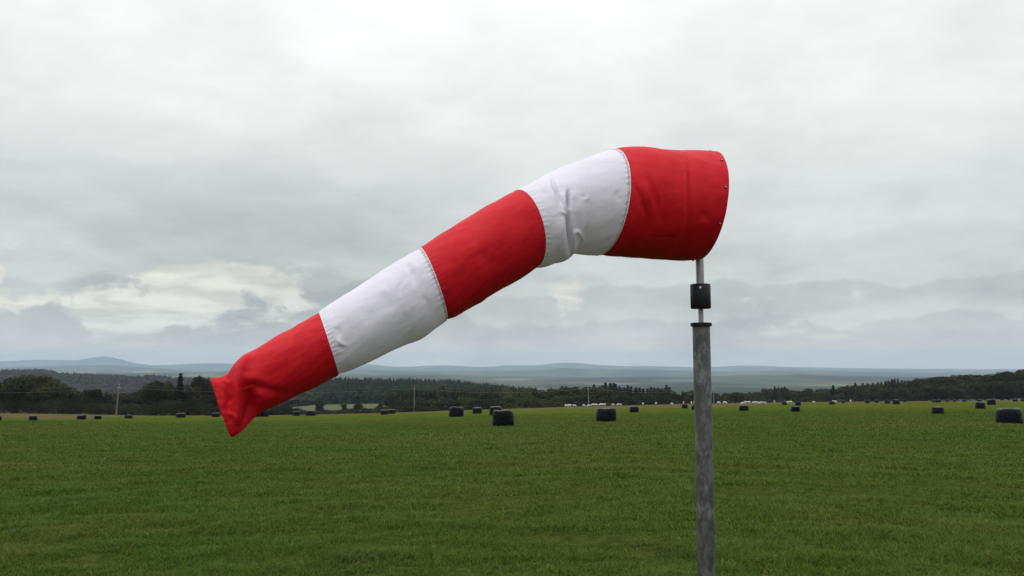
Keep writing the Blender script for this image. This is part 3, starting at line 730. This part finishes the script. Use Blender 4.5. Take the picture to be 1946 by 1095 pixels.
SHEEP = [(1076, 773.8, 9, 'grazing'), (1082, 773, 9, 'walking'), (1091, 773.4, 8, 'grazing'), (1109, 772.8, 7, 'grazing'), (1118, 773, 7, 'grazing'), (1126, 772.2, 9, 'grazing'), (1132.5, 771.8, 8, 'walking'), (1141, 772, 9, 'grazing'),
 (1147.5, 771, 8, 'walking'), (1164, 771.2, 7, 'grazing'), (1174, 770.6, 7, 'grazing'), (1178, 769.8, 6, 'walking'), (1220.8, 769, 4.5, 'walking'), (1245.4, 769, 4.5, 'walking'), (1275.5, 769.4, 6.5, 'grazing'), (1297.5, 768.5, 5, 'standing'),
 (1312.5, 767.8, 5, 'grazing'), (1318, 767.4, 5, 'standing'), (1364, 767.6, 7.5, 'grazing'), (1375.7, 768, 9, 'grazing'), (1409, 768.2, 7, 'grazing'), (1415, 767.2, 8, 'walking'), (1421.6, 766.8, 7, 'walking'),
 (1429.5, 767.2, 6.5, 'grazing'), (1435, 766.6, 6.5, 'walking'), (1439.8, 767.6, 6.5, 'grazing'), (1445, 767.2, 7, 'walking'), (1451.7, 767.3, 6, 'grazing'), (1469.5, 765.8, 5, 'walking'), (1494.5, 766.3, 6, 'grazing'),
 (1500.5, 766.2, 7, 'walking'), (1544, 766, 6, 'grazing'), (1581.5, 764.8, 6, 'walking'), (1586, 764.7, 5.5, 'grazing'), (1614, 764.6, 5, 'walking')]
so_ = ordinals([s[0] for s in SHEEP], [(1000, 'the second utility pole'), (1118, 'the third utility pole'), (1210, 'the dry strip bale'), (1340, 'the grey metal pole'), (1460, 'the tight sheep cluster')])
PW = {'grazing': 'with its head down grazing', 'standing': 'with its head raised', 'walking': 'with its head held level'}
for i, (px, py, wd, pose) in enumerate(SHEEP):
    p = on_ground(px, py)
    o = link('sheep', POSES[pose], loc=(p.x, p.y, p.z - .01))
    k = min(max(wd * p.y / 1557 / 1.42, .7), 1.05); end_on = wd < 5.2
    a = rnd.choice((0, math.pi)) + (rnd.uniform(1.0, 1.4) if end_on else rnd.uniform(-.4, .4))
    if end_on: k = 1.0
    o.rotation_euler = (0, 0, a); k *= .96; o.scale = (k, k * 1.1, k)
    o_, nm = so_[i]
    tag(o, f'white sheep {PW[pose]}, {o_} sheep right of {nm}', 'sheep', 'white sheep grazing beyond the meadow')

# ------------------------------------------------------------------ utility poles and wires
m_wood, g, out = material('weathered_pole_wood')
op = g.n('ShaderNodeTexCoord').outputs['Object']
principled(g, out, g.mix(g.noise(g.vm('MULTIPLY', op, (8, 8, .6)), 3, 4), (.20, .17, .14, 1), (.11, .095, .08, 1)), .9)
m_ins, g, out = material('pale_insulator'); principled(g, out, (.55, .55, .56), .3)
m_wire, g, out = material('wire_metal'); principled(g, out, (.22, .22, .22), .5, metal=.4)
UP = [(225, 790.6, 730, 207, 3.0, 'leaning brown wooden utility pole with a pale top before the hedgerow trees'), (788, 781.5, 733, 240, 0, 'second wooden utility pole, upright before the dark conifers, between windsock tail and bales'),
      (1118, 774.5, 733, 262, -1.2, 'third utility pole, standing among the grazing sheep'), (1355, 766, 735, 290, 0, 'thin dark utility pole just right of the grey metal pole')]
tops = []
for (px, pb, pt, yd, lean, lab) in UP:
    b = at(px, 700, yd); b.z = float(Hxy(b.x, yd)); hh = float(slope(pt)) * yd + EYE - b.z
    t = empty('utility_pole', b); t.rotation_euler = (0, math.radians(lean), 0); tag(t, lab, 'utility pole', 'utility poles in a row along the meadow edge')
    bm = bmesh.new(); lathe(bm, [(.17, -.3), (.16, 0), (.11, hh - .9), (.105, hh - .8), (0, hh - .78)], 14); link('post', bm_mesh(bm, 'post', [m_wood]), t)
    bm = bmesh.new(); tube(bm, [(0, -.55, hh - 1.05), (0, .55, hh - 1.05)], .06, 8); tube(bm, [(0, 0, hh - 1.0), (0, 0, hh - .2)], .05, 8); link('crossarm', bm_mesh(bm, 'crossarm', [m_wood]), t)
    for (oy, oz) in ((-.5, hh - 1.0), (.5, hh - 1.0), (0, hh - .25)):
        bm = bmesh.new(); lathe(bm, [(.03, 0), (.07, .04), (.05, .10), (.08, .14), (.05, .2), (.03, .26), (0, .27)], 10, M=Matrix.Translation((0, oy, oz)))
        link('insulator', bm_mesh(bm, 'insulator', [m_ins]), t)
    M = Matrix.Translation(b) @ Matrix.Rotation(math.radians(lean), 4, 'Y')
    tops.append([M @ Vector((0, oy, oz)) for (oy, oz) in ((-.5, hh - .85), (.5, hh - .85), (0, hh - .02))])
ext = [p + (tops[0][k] - tops[1][k]).normalized() * 60 for k, p in enumerate(tops[0])]
for e_ in ext: e_.z -= .3
for k, nm in ((0, 'nearest'), (1, 'farthest'), (2, 'topmost')):
    pts = []; chain = [ext[k]] + [t[k] for t in tops]
    for a, b in zip(chain, chain[1:]):
        for s in np.linspace(0, 1, 17)[:-1]: pts.append(a.lerp(b, s) - Vector((0, 0, 4 * s * (1 - s) * 1.3)))
    pts.append(chain[-1]); bm = bmesh.new(); tube(bm, pts, .009, 6)
    tag(link('overhead_wire', bm_mesh(bm, 'overhead_wire', [m_wire])), f'{nm} thin overhead wire sagging between the utility poles', 'wire', 'overhead wires')

# ------------------------------------------------------------------ trees
def leaf_mat(name, a, b, c_):
    m, g, out = material(name)
    op = g.n('ShaderNodeTexCoord').outputs['Object']; oi = g.n('ShaderNodeObjectInfo').outputs['Random']
    lv = g.n('ShaderNodeAttribute', attribute_name='leaf').outputs['Fac']
    c = g.mix(g.mr(g.noise(op, .55, 3, .5), .38, .62), (*a, 1), (*b, 1))
    c = g.mix(g.m('MULTIPLY', g.mr(lv, .55, 1.0), .7), c, (*c_, 1))
    hv = g.n('ShaderNodeHueSaturation'); g.put(hv.inputs['Color'], c); g.put(hv.inputs['Value'], g.mr(oi, 0, 1, .72, 1.28, False))
    g.put(hv.inputs['Hue'], g.mr(g.m('FRACT', g.m('MULTIPLY', oi, 7.3)), 0, 1, .475, .52, False)); g.put(hv.inputs['Saturation'], .95)
    p = g.n('ShaderNodeBsdfDiffuse'); g.put(p.inputs[0], hv.outputs[0])
    tr = g.n('ShaderNodeBsdfTranslucent'); g.put(tr.inputs[0], hv.outputs[0]); ms = g.n('ShaderNodeMixShader'); ms.inputs[0].default_value = .2
    g.t.links.new(p.outputs[0], ms.inputs[1]); g.t.links.new(tr.outputs[0], ms.inputs[2]); g.t.links.new(ms.outputs[0], out.inputs[0])
    return m
m_oak = leaf_mat('olive_brown_foliage', (.038, .045, .017), (.056, .053, .022), (.085, .062, .028))
m_brown = leaf_mat('dull_brown_foliage', (.031, .038, .017), (.041, .042, .020), (.054, .047, .025))
m_grn = leaf_mat('yellow_green_foliage', (.046, .058, .016), (.060, .062, .020), (.085, .072, .026))
m_spr = leaf_mat('dark_spruce_needles', (.015, .026, .015), (.020, .031, .018), (.028, .036, .018))
m_bush = leaf_mat('dark_shrub_foliage', (.030, .038, .017), (.042, .042, .022), (.060, .052, .026))
m_bark, g, out = material('dark_bark')
op = g.n('ShaderNodeTexCoord').outputs['Object']
principled(g, out, g.mix(g.noise(op, 5, 4), (.055, .045, .035, 1), (.09, .075, .06, 1)), .95)

def quads_at(P, size, R_, up=.35):
    "randomly turned leaf clump cards, each bent along its middle"
    n = len(P); u = R_.normal(size=(n, 3)); u[:, 2] *= .6; u /= np.linalg.norm(u, axis=1)[:, None]
    v = R_.normal(size=(n, 3)); v -= u * (u * v).sum(1)[:, None]; v /= np.linalg.norm(v, axis=1)[:, None]
    s = (size * (.6 + .8 * R_.random(n)))[:, None]; a = s * u; b = s * v * .62
    return np.stack([P - a * .9, P - b + a * .1, P + a, P + b - a * .15], 1).reshape(-1, 3)
def leaf_mesh(name, P, size, mat, seed):
    R_ = np.random.default_rng(seed); co = quads_at(P, size, R_); n = len(P)
    me = mesh_np(name, co, mats=[mat], quads=np.arange(n * 4).reshape(-1, 4), smooth=False)
    a = me.attributes.new('leaf', 'FLOAT', 'POINT'); a.data.foreach_set('value', np.repeat(R_.random(n), 4).astype(np.float32))
    return me
def broad_points(seed, n, wx=.42, base=.16, lobes=16, spread=.9):
    "crown of unit height: leaf clump centres spread through uneven lobes"
    R_ = np.random.default_rng(seed); L = []
    for k in range(lobes):
        z = base + (1 - base) * (.12 + .74 * R_.random()); env = math.sin(math.pi * min(1, max(.04, (z - base) / (1.08 - base)))) ** .55
        a = R_.random() * 6.283; rr = wx * env * math.sqrt(R_.random()) * spread
        L.append((rr * math.cos(a), rr * math.sin(a), z, wx * (.20 + .24 * R_.random())))
    L.append((0, 0, .84, wx * .34)); L.append((0, 0, .5, wx * .6))
    L = np.array(L); wgt = L[:, 3] ** 2; k = R_.choice(len(L), n, p=wgt / wgt.sum())
    d = R_.normal(size=(n, 3)); d /= np.linalg.norm(d, axis=1)[:, None]; rad = L[k, 3] * (.45 + .6 * R_.random(n) ** .6)
    P = L[k, :3] + d * rad[:, None] * np.array([1, 1, .85])
    P[:, 2] = np.clip(P[:, 2], base * .8, 1.02)
    return P, L
def trunk_bm(bm, hgt, L, r0, mat=0):
    tube(bm, [(0, 0, -.3 / 10), (.004, 0, hgt * .3), (-.006, .004, hgt * .6), (0, 0, hgt * .85)], [r0, r0 * .8, r0 * .5, r0 * .15], 7, mat)
    for l in L[::2]:
        z0 = max(.12, l[2] * .55); tube(bm, [(0, 0, z0), (l[0] * .5, l[1] * .5, (z0 + l[2]) * .5 + .02), (l[0], l[1], l[2])], [r0 * .45, r0 * .28, r0 * .08], 5, mat)
def spruce_points(seed, n, w=.19):
    R_ = np.random.default_rng(seed); tiers = 17
    z = R_.random(n) ** 1.25 * .97; ti = np.round(z * tiers) / tiers; env = w * (1 - ti) ** .85 + .006
    arms = 9 + (R_.random(tiers + 2) * 4).astype(int); ix = np.round(z * tiers).astype(int)
    a = (np.floor(R_.random(n) * arms[ix]) / arms[ix]) * 6.283 + ix * .9 + R_.normal(0, .13, n)
    arm_len = .75 + .4 * vnoise(a * 3, ix * 1.7, seed) * 1.6; q = R_.random(n) ** .6; rr = env * q * arm_len
    P = np.stack([rr * np.cos(a), rr * np.sin(a), .04 + ti * .955 - q * env * .38 + R_.normal(0, .006, n)], -1)
    return P
def two_mat(name, P, size, mat, seed, L=None, r0=.018):
    "far tree in one mesh: foliage clumps plus trunk"
    me = leaf_mesh(name, P, size, mat, seed)
    bm = bmesh.new(); bm.from_mesh(me); lf = bm.verts.layers.float.get('leaf')
    nf = len(bm.faces)
    trunk_bm(bm, .95, L if L is not None else np.zeros((0, 4)), r0, 1)
    bm.to_mesh(me); bm.free(); me.materials.append(m_bark); return me
near_sets = {}
def near_set(key, mat, n, wx, base, k, spread=.9, lobes=16):
    out_ = []
    for i in range(k):
        P, L = broad_points(hash(key) % 100 if False else sum(map(ord, key)) + i * 7, n, wx, base, lobes, spread)
        crown = leaf_mesh('crown', P, .030, mat, i + 5); bm = bmesh.new(); trunk_bm(bm, .85, L, .020); out_.append((crown, bm_mesh(bm, 'trunk', [m_bark])))
    near_sets[key] = out_
near_set('oak', m_oak, 5600, .50, .03, 4, lobes=20); near_set('brown', m_brown, 5600, .46, .02, 4, lobes=20); near_set('shrub', m_bush, 2600, .75, .0, 4, 1.0, 12); near_set('green', m_grn, 5200, .46, .08, 2)
Ps = spruce_points(3, 5200, .24); crown = leaf_mesh('crown', Ps, .026, m_spr, 2); bm = bmesh.new(); tube(bm, [(0, 0, -.03), (0, 0, .5), (0, 0, .98)], [.018, .011, .002], 7)
near_sets['spruce'] = [(crown, bm_mesh(bm, 'trunk', [m_bark]))]
def near_tree(kind, px, py, yd, name, wmul=1.0, i=0):
    "tree whose crown tip stands at pixel (px, py)"
    x = (px - 973) / 1557.5 * yd; z = float(Hxy(x, yd)); hh = float(slope(py)) * yd + EYE - z
    t = empty(name, (x, yd, z - (.14 * hh if kind == 'shrub' else 0))); t.rotation_euler = (0, 0, rnd.uniform(0, 6.28)); t.scale = (hh * wmul, hh * wmul, hh)
    cr, tr = near_sets[kind][i % len(near_sets[kind])]
    link('crown', cr, t); link('trunk', tr, t); return t
HEDGE = [ # px, py top, kind, width multiplier, depth offset
 (-38, 730, 'brown', 1.2, 14), (-8, 722, 'brown', 1.1, 12), (14, 724, 'oak', 1.0, 16), (38, 719, 'oak', 1.1, 12), (60, 713, 'oak', 1.15, 14), (82, 714, 'oak', 1.1, 13), (106, 718, 'oak', 1.0, 12),
 (128, 741, 'brown', 1.1, 12), (146, 743, 'brown', 1.15, 15), (166, 739, 'oak', 1.1, 13), (186, 738, 'brown', 1.1, 12), (207, 744, 'brown', 1.1, 16), (238, 747, 'oak', 1.0, 13), (256, 752, 'brown', 1.1, 12), (268, 742, 'brown', 1.0, 17),
 (282, 728, 'brown', .95, 15), (300, 722, 'brown', .95, 14), (318, 723, 'oak', .9, 16), (344, 706.5, 'spruce', 1.0, 13), (360, 728, 'brown', .9, 17), (378, 713, 'brown', .85, 14), (396, 724, 'oak', .9, 15), (414, 734, 'brown', 1.0, 13),
 (434, 738, 'brown', 1.0, 15), (456, 744, 'oak', 1.0, 13), (478, 748, 'brown', 1.0, 15), (500, 752, 'brown', 1.05, 13), (522, 762, 'oak', 1.1, 14), (543, 767, 'brown', 1.2, 13)]
SHP = [(-30, 762), (0, 757), (50, 760), (98, 757), (121, 756), (143, 761), (163, 757), (184, 762), (231, 763), (272, 765), (314, 758), (356, 754), (392, 762), (436, 768), (512, 768), (556, 770), (580, 777), (640, 776), (660, 773), (676, 771), (690, 776), (712, 775), (730, 769), (760, 768), (800, 769), (830, 774)]
SHRUBS = []; q_x = -30.0
while q_x < 836: SHRUBS.append((q_x, float(tab(q_x, SHP)) + rnd.uniform(-2, 2.5))); q_x += rnd.uniform(9, 14) if q_x > 480 else rnd.uniform(13, 20)
HM = [(-100, 'the left edge'), (135, 'the big spreading tree'), (225, 'the leaning utility pole'), (345, 'the tall spruce'), (430, 'the windsock tail'), (620, 'the pale field'), (788, 'the second utility pole')]
LOOK = {'oak': 'olive broadleaf tree', 'brown': 'dull brown-green broadleaf tree', 'green': 'yellow-green broadleaf tree', 'shrub': 'low dark shrub', 'spruce': 'tall pointed dark spruce'}
ho_ = ordinals([h[0] for h in HEDGE if h[2] != 'spruce'], HM); kk = 0
for i, (px, py, kind, wm, off) in enumerate(HEDGE):
    yd = float(tab(px, DIST)) + off
    t = near_tree(kind, px, py, yd, 'spruce_tree' if kind == 'spruce' else 'broadleaf_tree', wm, i)
    if kind == 'spruce': tag(t, 'tall pointed dark spruce rising above the hedgerow left of the windsock tail', 'tree', 'trees of the left hedgerow')
    else:
        o_, nm = ho_[kk]; kk += 1
        tag(t, f'{LOOK[kind]}, {o_} hedgerow tree right of {nm}', 'tree', 'trees of the left hedgerow')
ho_ = ordinals([h[0] for h in SHRUBS], HM)
for i, (px, py) in enumerate(SHRUBS):
    t = near_tree('shrub', px, py, float(tab(px, DIST)) + rnd.uniform(5, 9), 'shrub', rnd.uniform(.8, 1.0) * max(1.0, min(1.9, (py - 752) / 9)), i)
    o_, nm = ho_[i]; tag(t, f'low dark meadow-edge shrub, {o_} shrub right of {nm}', 'shrub', 'shrubs along the left meadow edge')
for i, (px, py, yd, kd) in enumerate([(608, 763.5, 262, 'brown'), (655, 768, 268, 'brown'), (682, 765.5, 262, 'oak'), (724, 764, 280, 'green')]):
    t = near_tree(kd, px, py, yd, 'broadleaf_tree', 1.15, i)
    tag(t, ['small dark tree alone in the pale field near the windsock tail', 'low dark tree in the middle of the pale field behind the windsock', 'low olive tree towards the right end of the pale field', 'pale green tree between the pale field and the second utility pole'][i], 'tree', 'small trees around the pale field')

# belts of farther trees: one mesh each
far_m = {}
for key, mat, wx, base in (('oak', m_oak, .40, .04), ('brown', m_brown, .40, .04), ('green', m_grn, .42, .04)):
    far_m[key] = []
    for i in range(5):
        P, L = broad_points(200 + i * 3 + len(key), 3000, wx, base, 15); far_m[key].append(two_mat('far_' + key, P, .031, mat, i, L[:6]))
far_m['spruce'] = [two_mat('far_spruce', spruce_points(40 + i, 2600, .22 + .03 * (i % 3)), .030, m_spr, i) for i in range(5)]
TOPS = [(735, 737), (770, 739), (800, 738), (823, 738), (840, 733), (866, 738), (898, 737), (942, 735), (952, 733), (981, 738), (1011, 736), (1049, 738), (1059, 733), (1091, 732), (1110, 733), (1130, 729), (1150, 726), (1164, 726), (1181, 730),
 (1205, 731), (1227, 733), (1252, 736), (1266, 731), (1278, 738), (1288, 742), (1314, 741), (1360, 746), (1388, 745), (1410, 745), (1430, 740), (1453, 740), (1471, 734), (1490, 734), (1508, 741), (1536, 738), (1554, 740), (1582, 732),
 (1600, 730), (1629, 726), (1665, 723), (1697, 719), (1721, 717), (1740, 718), (1764, 716), (1787, 714.5), (1809, 712.7), (1830, 710), (1862, 711), (1877, 708), (1896, 708), (1918, 704), (1946, 702), (2060, 700)]
BD = [(735, 400), (890, 350), (1075, 340), (1300, 370), (1450, 420), (1600, 430), (1735, 430), (1750, 380), (2060, 350)]
def kind_at(px, row, r):
    if px < 888: return 'spruce' if r < .85 else 'green'
    if px < 1075: return ('spruce' if r < .8 else 'oak') if row else ('green' if r < .62 else 'oak')
    if px < 1300: return 'spruce' if (row or r < .55) else ('oak' if r < .75 else 'brown')
    if px < 1600: return ('spruce' if r < .4 else 'brown') if row else ('brown' if r < .7 else 'oak')
    if px < 1740: return 'spruce' if row else ('brown' if r < .5 else 'oak')
    return 'brown' if r < .8 else ('oak' if r < .92 else 'spruce')
BEL = []
for row in (1, 0, 2):
    px = 738.0 + row * 3
    while px < 2040:
        k = kind_at(px, row == 1, rnd.random()); topy = float(tab(px, TOPS)); dd = float(tab(px, BD))
        if row == 1: py = topy + (rnd.uniform(-1.5, 3.5) if rnd.random() < .6 else rnd.uniform(2, 6)); yd = dd + 28 + rnd.uniform(0, 8)
        elif row == 0: py = topy + rnd.uniform(2, 8) - (3 if 888 < px < 1075 or px > 1740 else 0); yd = dd + rnd.uniform(0, 8)
        else: py = topy + rnd.uniform(14, 22); yd = dd - 18 + rnd.uniform(0, 6); k = 'brown' if k == 'spruce' else k
        BEL.append((px, py, yd, k, row))
        px += (rnd.uniform(5, 10) if k == 'spruce' else rnd.uniform(11, 17)) * (1.0 if row < 2 else 1.25)
BEL += [(1266, 729, 372, 'spruce', 1), (1471, 732.5, 420, 'spruce', 1), (1490, 733, 424, 'spruce', 1), (1484, 735, 424, 'spruce', 1), (1582, 730.5, 430, 'spruce', 1), (952, 731.5, 360, 'spruce', 1), (1150, 724.5, 355, 'spruce', 1), (1166, 725, 352, 'spruce', 1), (843, 732, 390, 'spruce', 1)]
BMK = [(700, 'the second utility pole'), (868, 'the square-looking bale'), (956, 'the nearest middle bale'), (1035, 'the leftmost sheep'), (1118, 'the third utility pole'), (1204, 'the dry strip bale'), (1275, 'the lone grazing sheep'),
       (1340, 'the grey metal pole'), (1411, 'the sheep cluster bale'), (1509, 'the close bale pair'), (1600, 'the last sheep cluster'), (1700, 'the small bale row'), (1778, 'the sloping-topped bale'), (1859, 'the upper right bale'), (1912, 'the large right bale')]
ROWN = {1: 'back row', 0: 'middle row', 2: 'front row'}
for row in (0, 1, 2):
    sel = [b for b in BEL if b[4] == row]; od = ordinals([b[0] for b in sel], BMK)
    for i, (px, py, yd, k, _) in enumerate(sel):
        x = (px - 973) / 1557.5 * yd; z = float(Hxy(x, yd)); hh = max(3.0, float(slope(py)) * yd + EYE - z)
        nm_ = 'spruce_tree' if k == 'spruce' else 'broadleaf_tree'
        o = link(nm_, far_m[k][i % 5], loc=(x, yd, z)); wm = rnd.uniform(.85, 1.25) * (1.0 if k == 'spruce' else min(1.3, 11 / hh + .25))
        o.rotation_euler = (0, 0, rnd.uniform(0, 6.28)); o.scale = (hh * wm, hh * wm, hh)
        o_, nm = od[i]
        lk = {'oak': 'olive broadleaf tree', 'brown': 'brownish broadleaf tree', 'green': 'yellowish-green broadleaf tree', 'spruce': 'dark pointed spruce'}[k]
        tag(o, f'{lk}, {o_} of the belt {ROWN[row]} right of {nm}', 'tree', 'trees of the far belt behind the meadow')

# ------------------------------------------------------------------ far woods that read as one mass
def forest(name, label, pts, mat_of, mats):
    "many tiny trees merged: each a ragged two-tier crown"
    n = len(pts); R_ = np.random.default_rng(5); co = []; fs = []; mi = []; sh = 6
    ang = np.linspace(0, 2 * np.pi, sh, endpoint=False)
    allco = np.zeros((n, 3 * sh + 2, 3)); x, y, z, h, con = pts.T
    for ring, (zz, rc, rb) in enumerate(((.05, .17, .20), (.42, .15, .30), (.76, .055, .22))):
        rr = np.where(con > .5, rc, rb)[:, None] * h[:, None] * (.7 + .6 * R_.random((n, sh))) * (1.25 if ring == 1 else 1)
        a = ang[None] + R_.random((n, 1)) * 6 + R_.normal(0, .2, (n, sh))
        allco[:, ring * sh:(ring + 1) * sh, 0] = x[:, None] + rr * np.cos(a); allco[:, ring * sh:(ring + 1) * sh, 1] = y[:, None] + rr * np.sin(a)
        allco[:, ring * sh:(ring + 1) * sh, 2] = z[:, None] + h[:, None] * (zz + .06 * R_.normal(size=(n, sh)))
    allco[:, 3 * sh] = np.stack([x, y, z + h * np.where(con > .5, 1.08, .93)], -1); allco[:, 3 * sh + 1] = np.stack([x, y, z], -1)
    qb = []; tb = []
    for ring in range(2):
        for i in range(sh): qb.append([ring * sh + i, ring * sh + (i + 1) % sh, (ring + 1) * sh + (i + 1) % sh, (ring + 1) * sh + i])
    for i in range(sh): tb.append([2 * sh + i, 2 * sh + (i + 1) % sh, 3 * sh])
    off = (np.arange(n) * (3 * sh + 2))[:, None, None]
    q = (np.array(qb)[None] + off).reshape(-1, 4); t = (np.array(tb)[None] + off).reshape(-1, 3)
    m = mat_of(pts); me = mesh_np(name, allco.reshape(-1, 3), mats=mats, quads=q, tris=t, smooth=False, midx=np.concatenate([np.repeat(m, len(qb)), np.repeat(m, len(tb))]))
    a = me.attributes.new('leaf', 'FLOAT', 'POINT'); a.data.foreach_set('value', np.repeat(R_.random(n), 3 * sh + 2).astype(np.float32))
    tag(link(name, me), label, 'wood', kind='stuff')
m_pur = leaf_mat('purple_brown_wood', (.036, .030, .033), (.044, .034, .036), (.048, .038, .034))
m_grnw = leaf_mat('green_conifer_wood', (.024, .036, .022), (.030, .042, .022), (.038, .045, .024))
m_farw = leaf_mat('far_dark_wood', (.018, .028, .018), (.024, .034, .02), (.03, .036, .02))
def scatter(n, px0, px1, d0, d1, hmin, hmax, con, seed):
    R_ = np.random.default_rng(seed); px = px0 + (px1 - px0) * R_.random(n); u = R_.random(n)
    a = d0(px); b = d1(px); yd = a + (b - a) * u; x = (px - 973) / 1557.5 * yd
    return np.stack([x, yd, Hxy(x, yd), hmin + (hmax - hmin) * R_.random(n), (R_.random(n) < con).astype(float)], -1)
rdf = lambda px: tab(px, RD)
A = scatter(11000, -330, 560, lambda p: rdf(p) - 480, lambda p: rdf(p) + 40, 10, 17, .35, 1)
forest('ridge_wood', 'purple-brown wooded ridge behind the left hedgerow', A, lambda p: ((fbm(p[:, 0] / 160, p[:, 1] / 160, 3, 3) > .5) | (p[:, 1] > np.interp(px_of(p[:, 0] / p[:, 1]), [0, 300, 560], [1455, 1455, 1080]))).astype(int), [m_pur, m_grnw])
A = scatter(8500, 555, 1020, lambda p: rdf(p) - 330, lambda p: rdf(p) + 40, 11, 17, .8, 2)
forest('conifer_wood', 'hazy green conifer wood behind the pale field and windsock', A, lambda p: (fbm(p[:, 0] / 90, p[:, 1] / 90, 5, 3) > .25).astype(int), [m_grnw, m_oak])
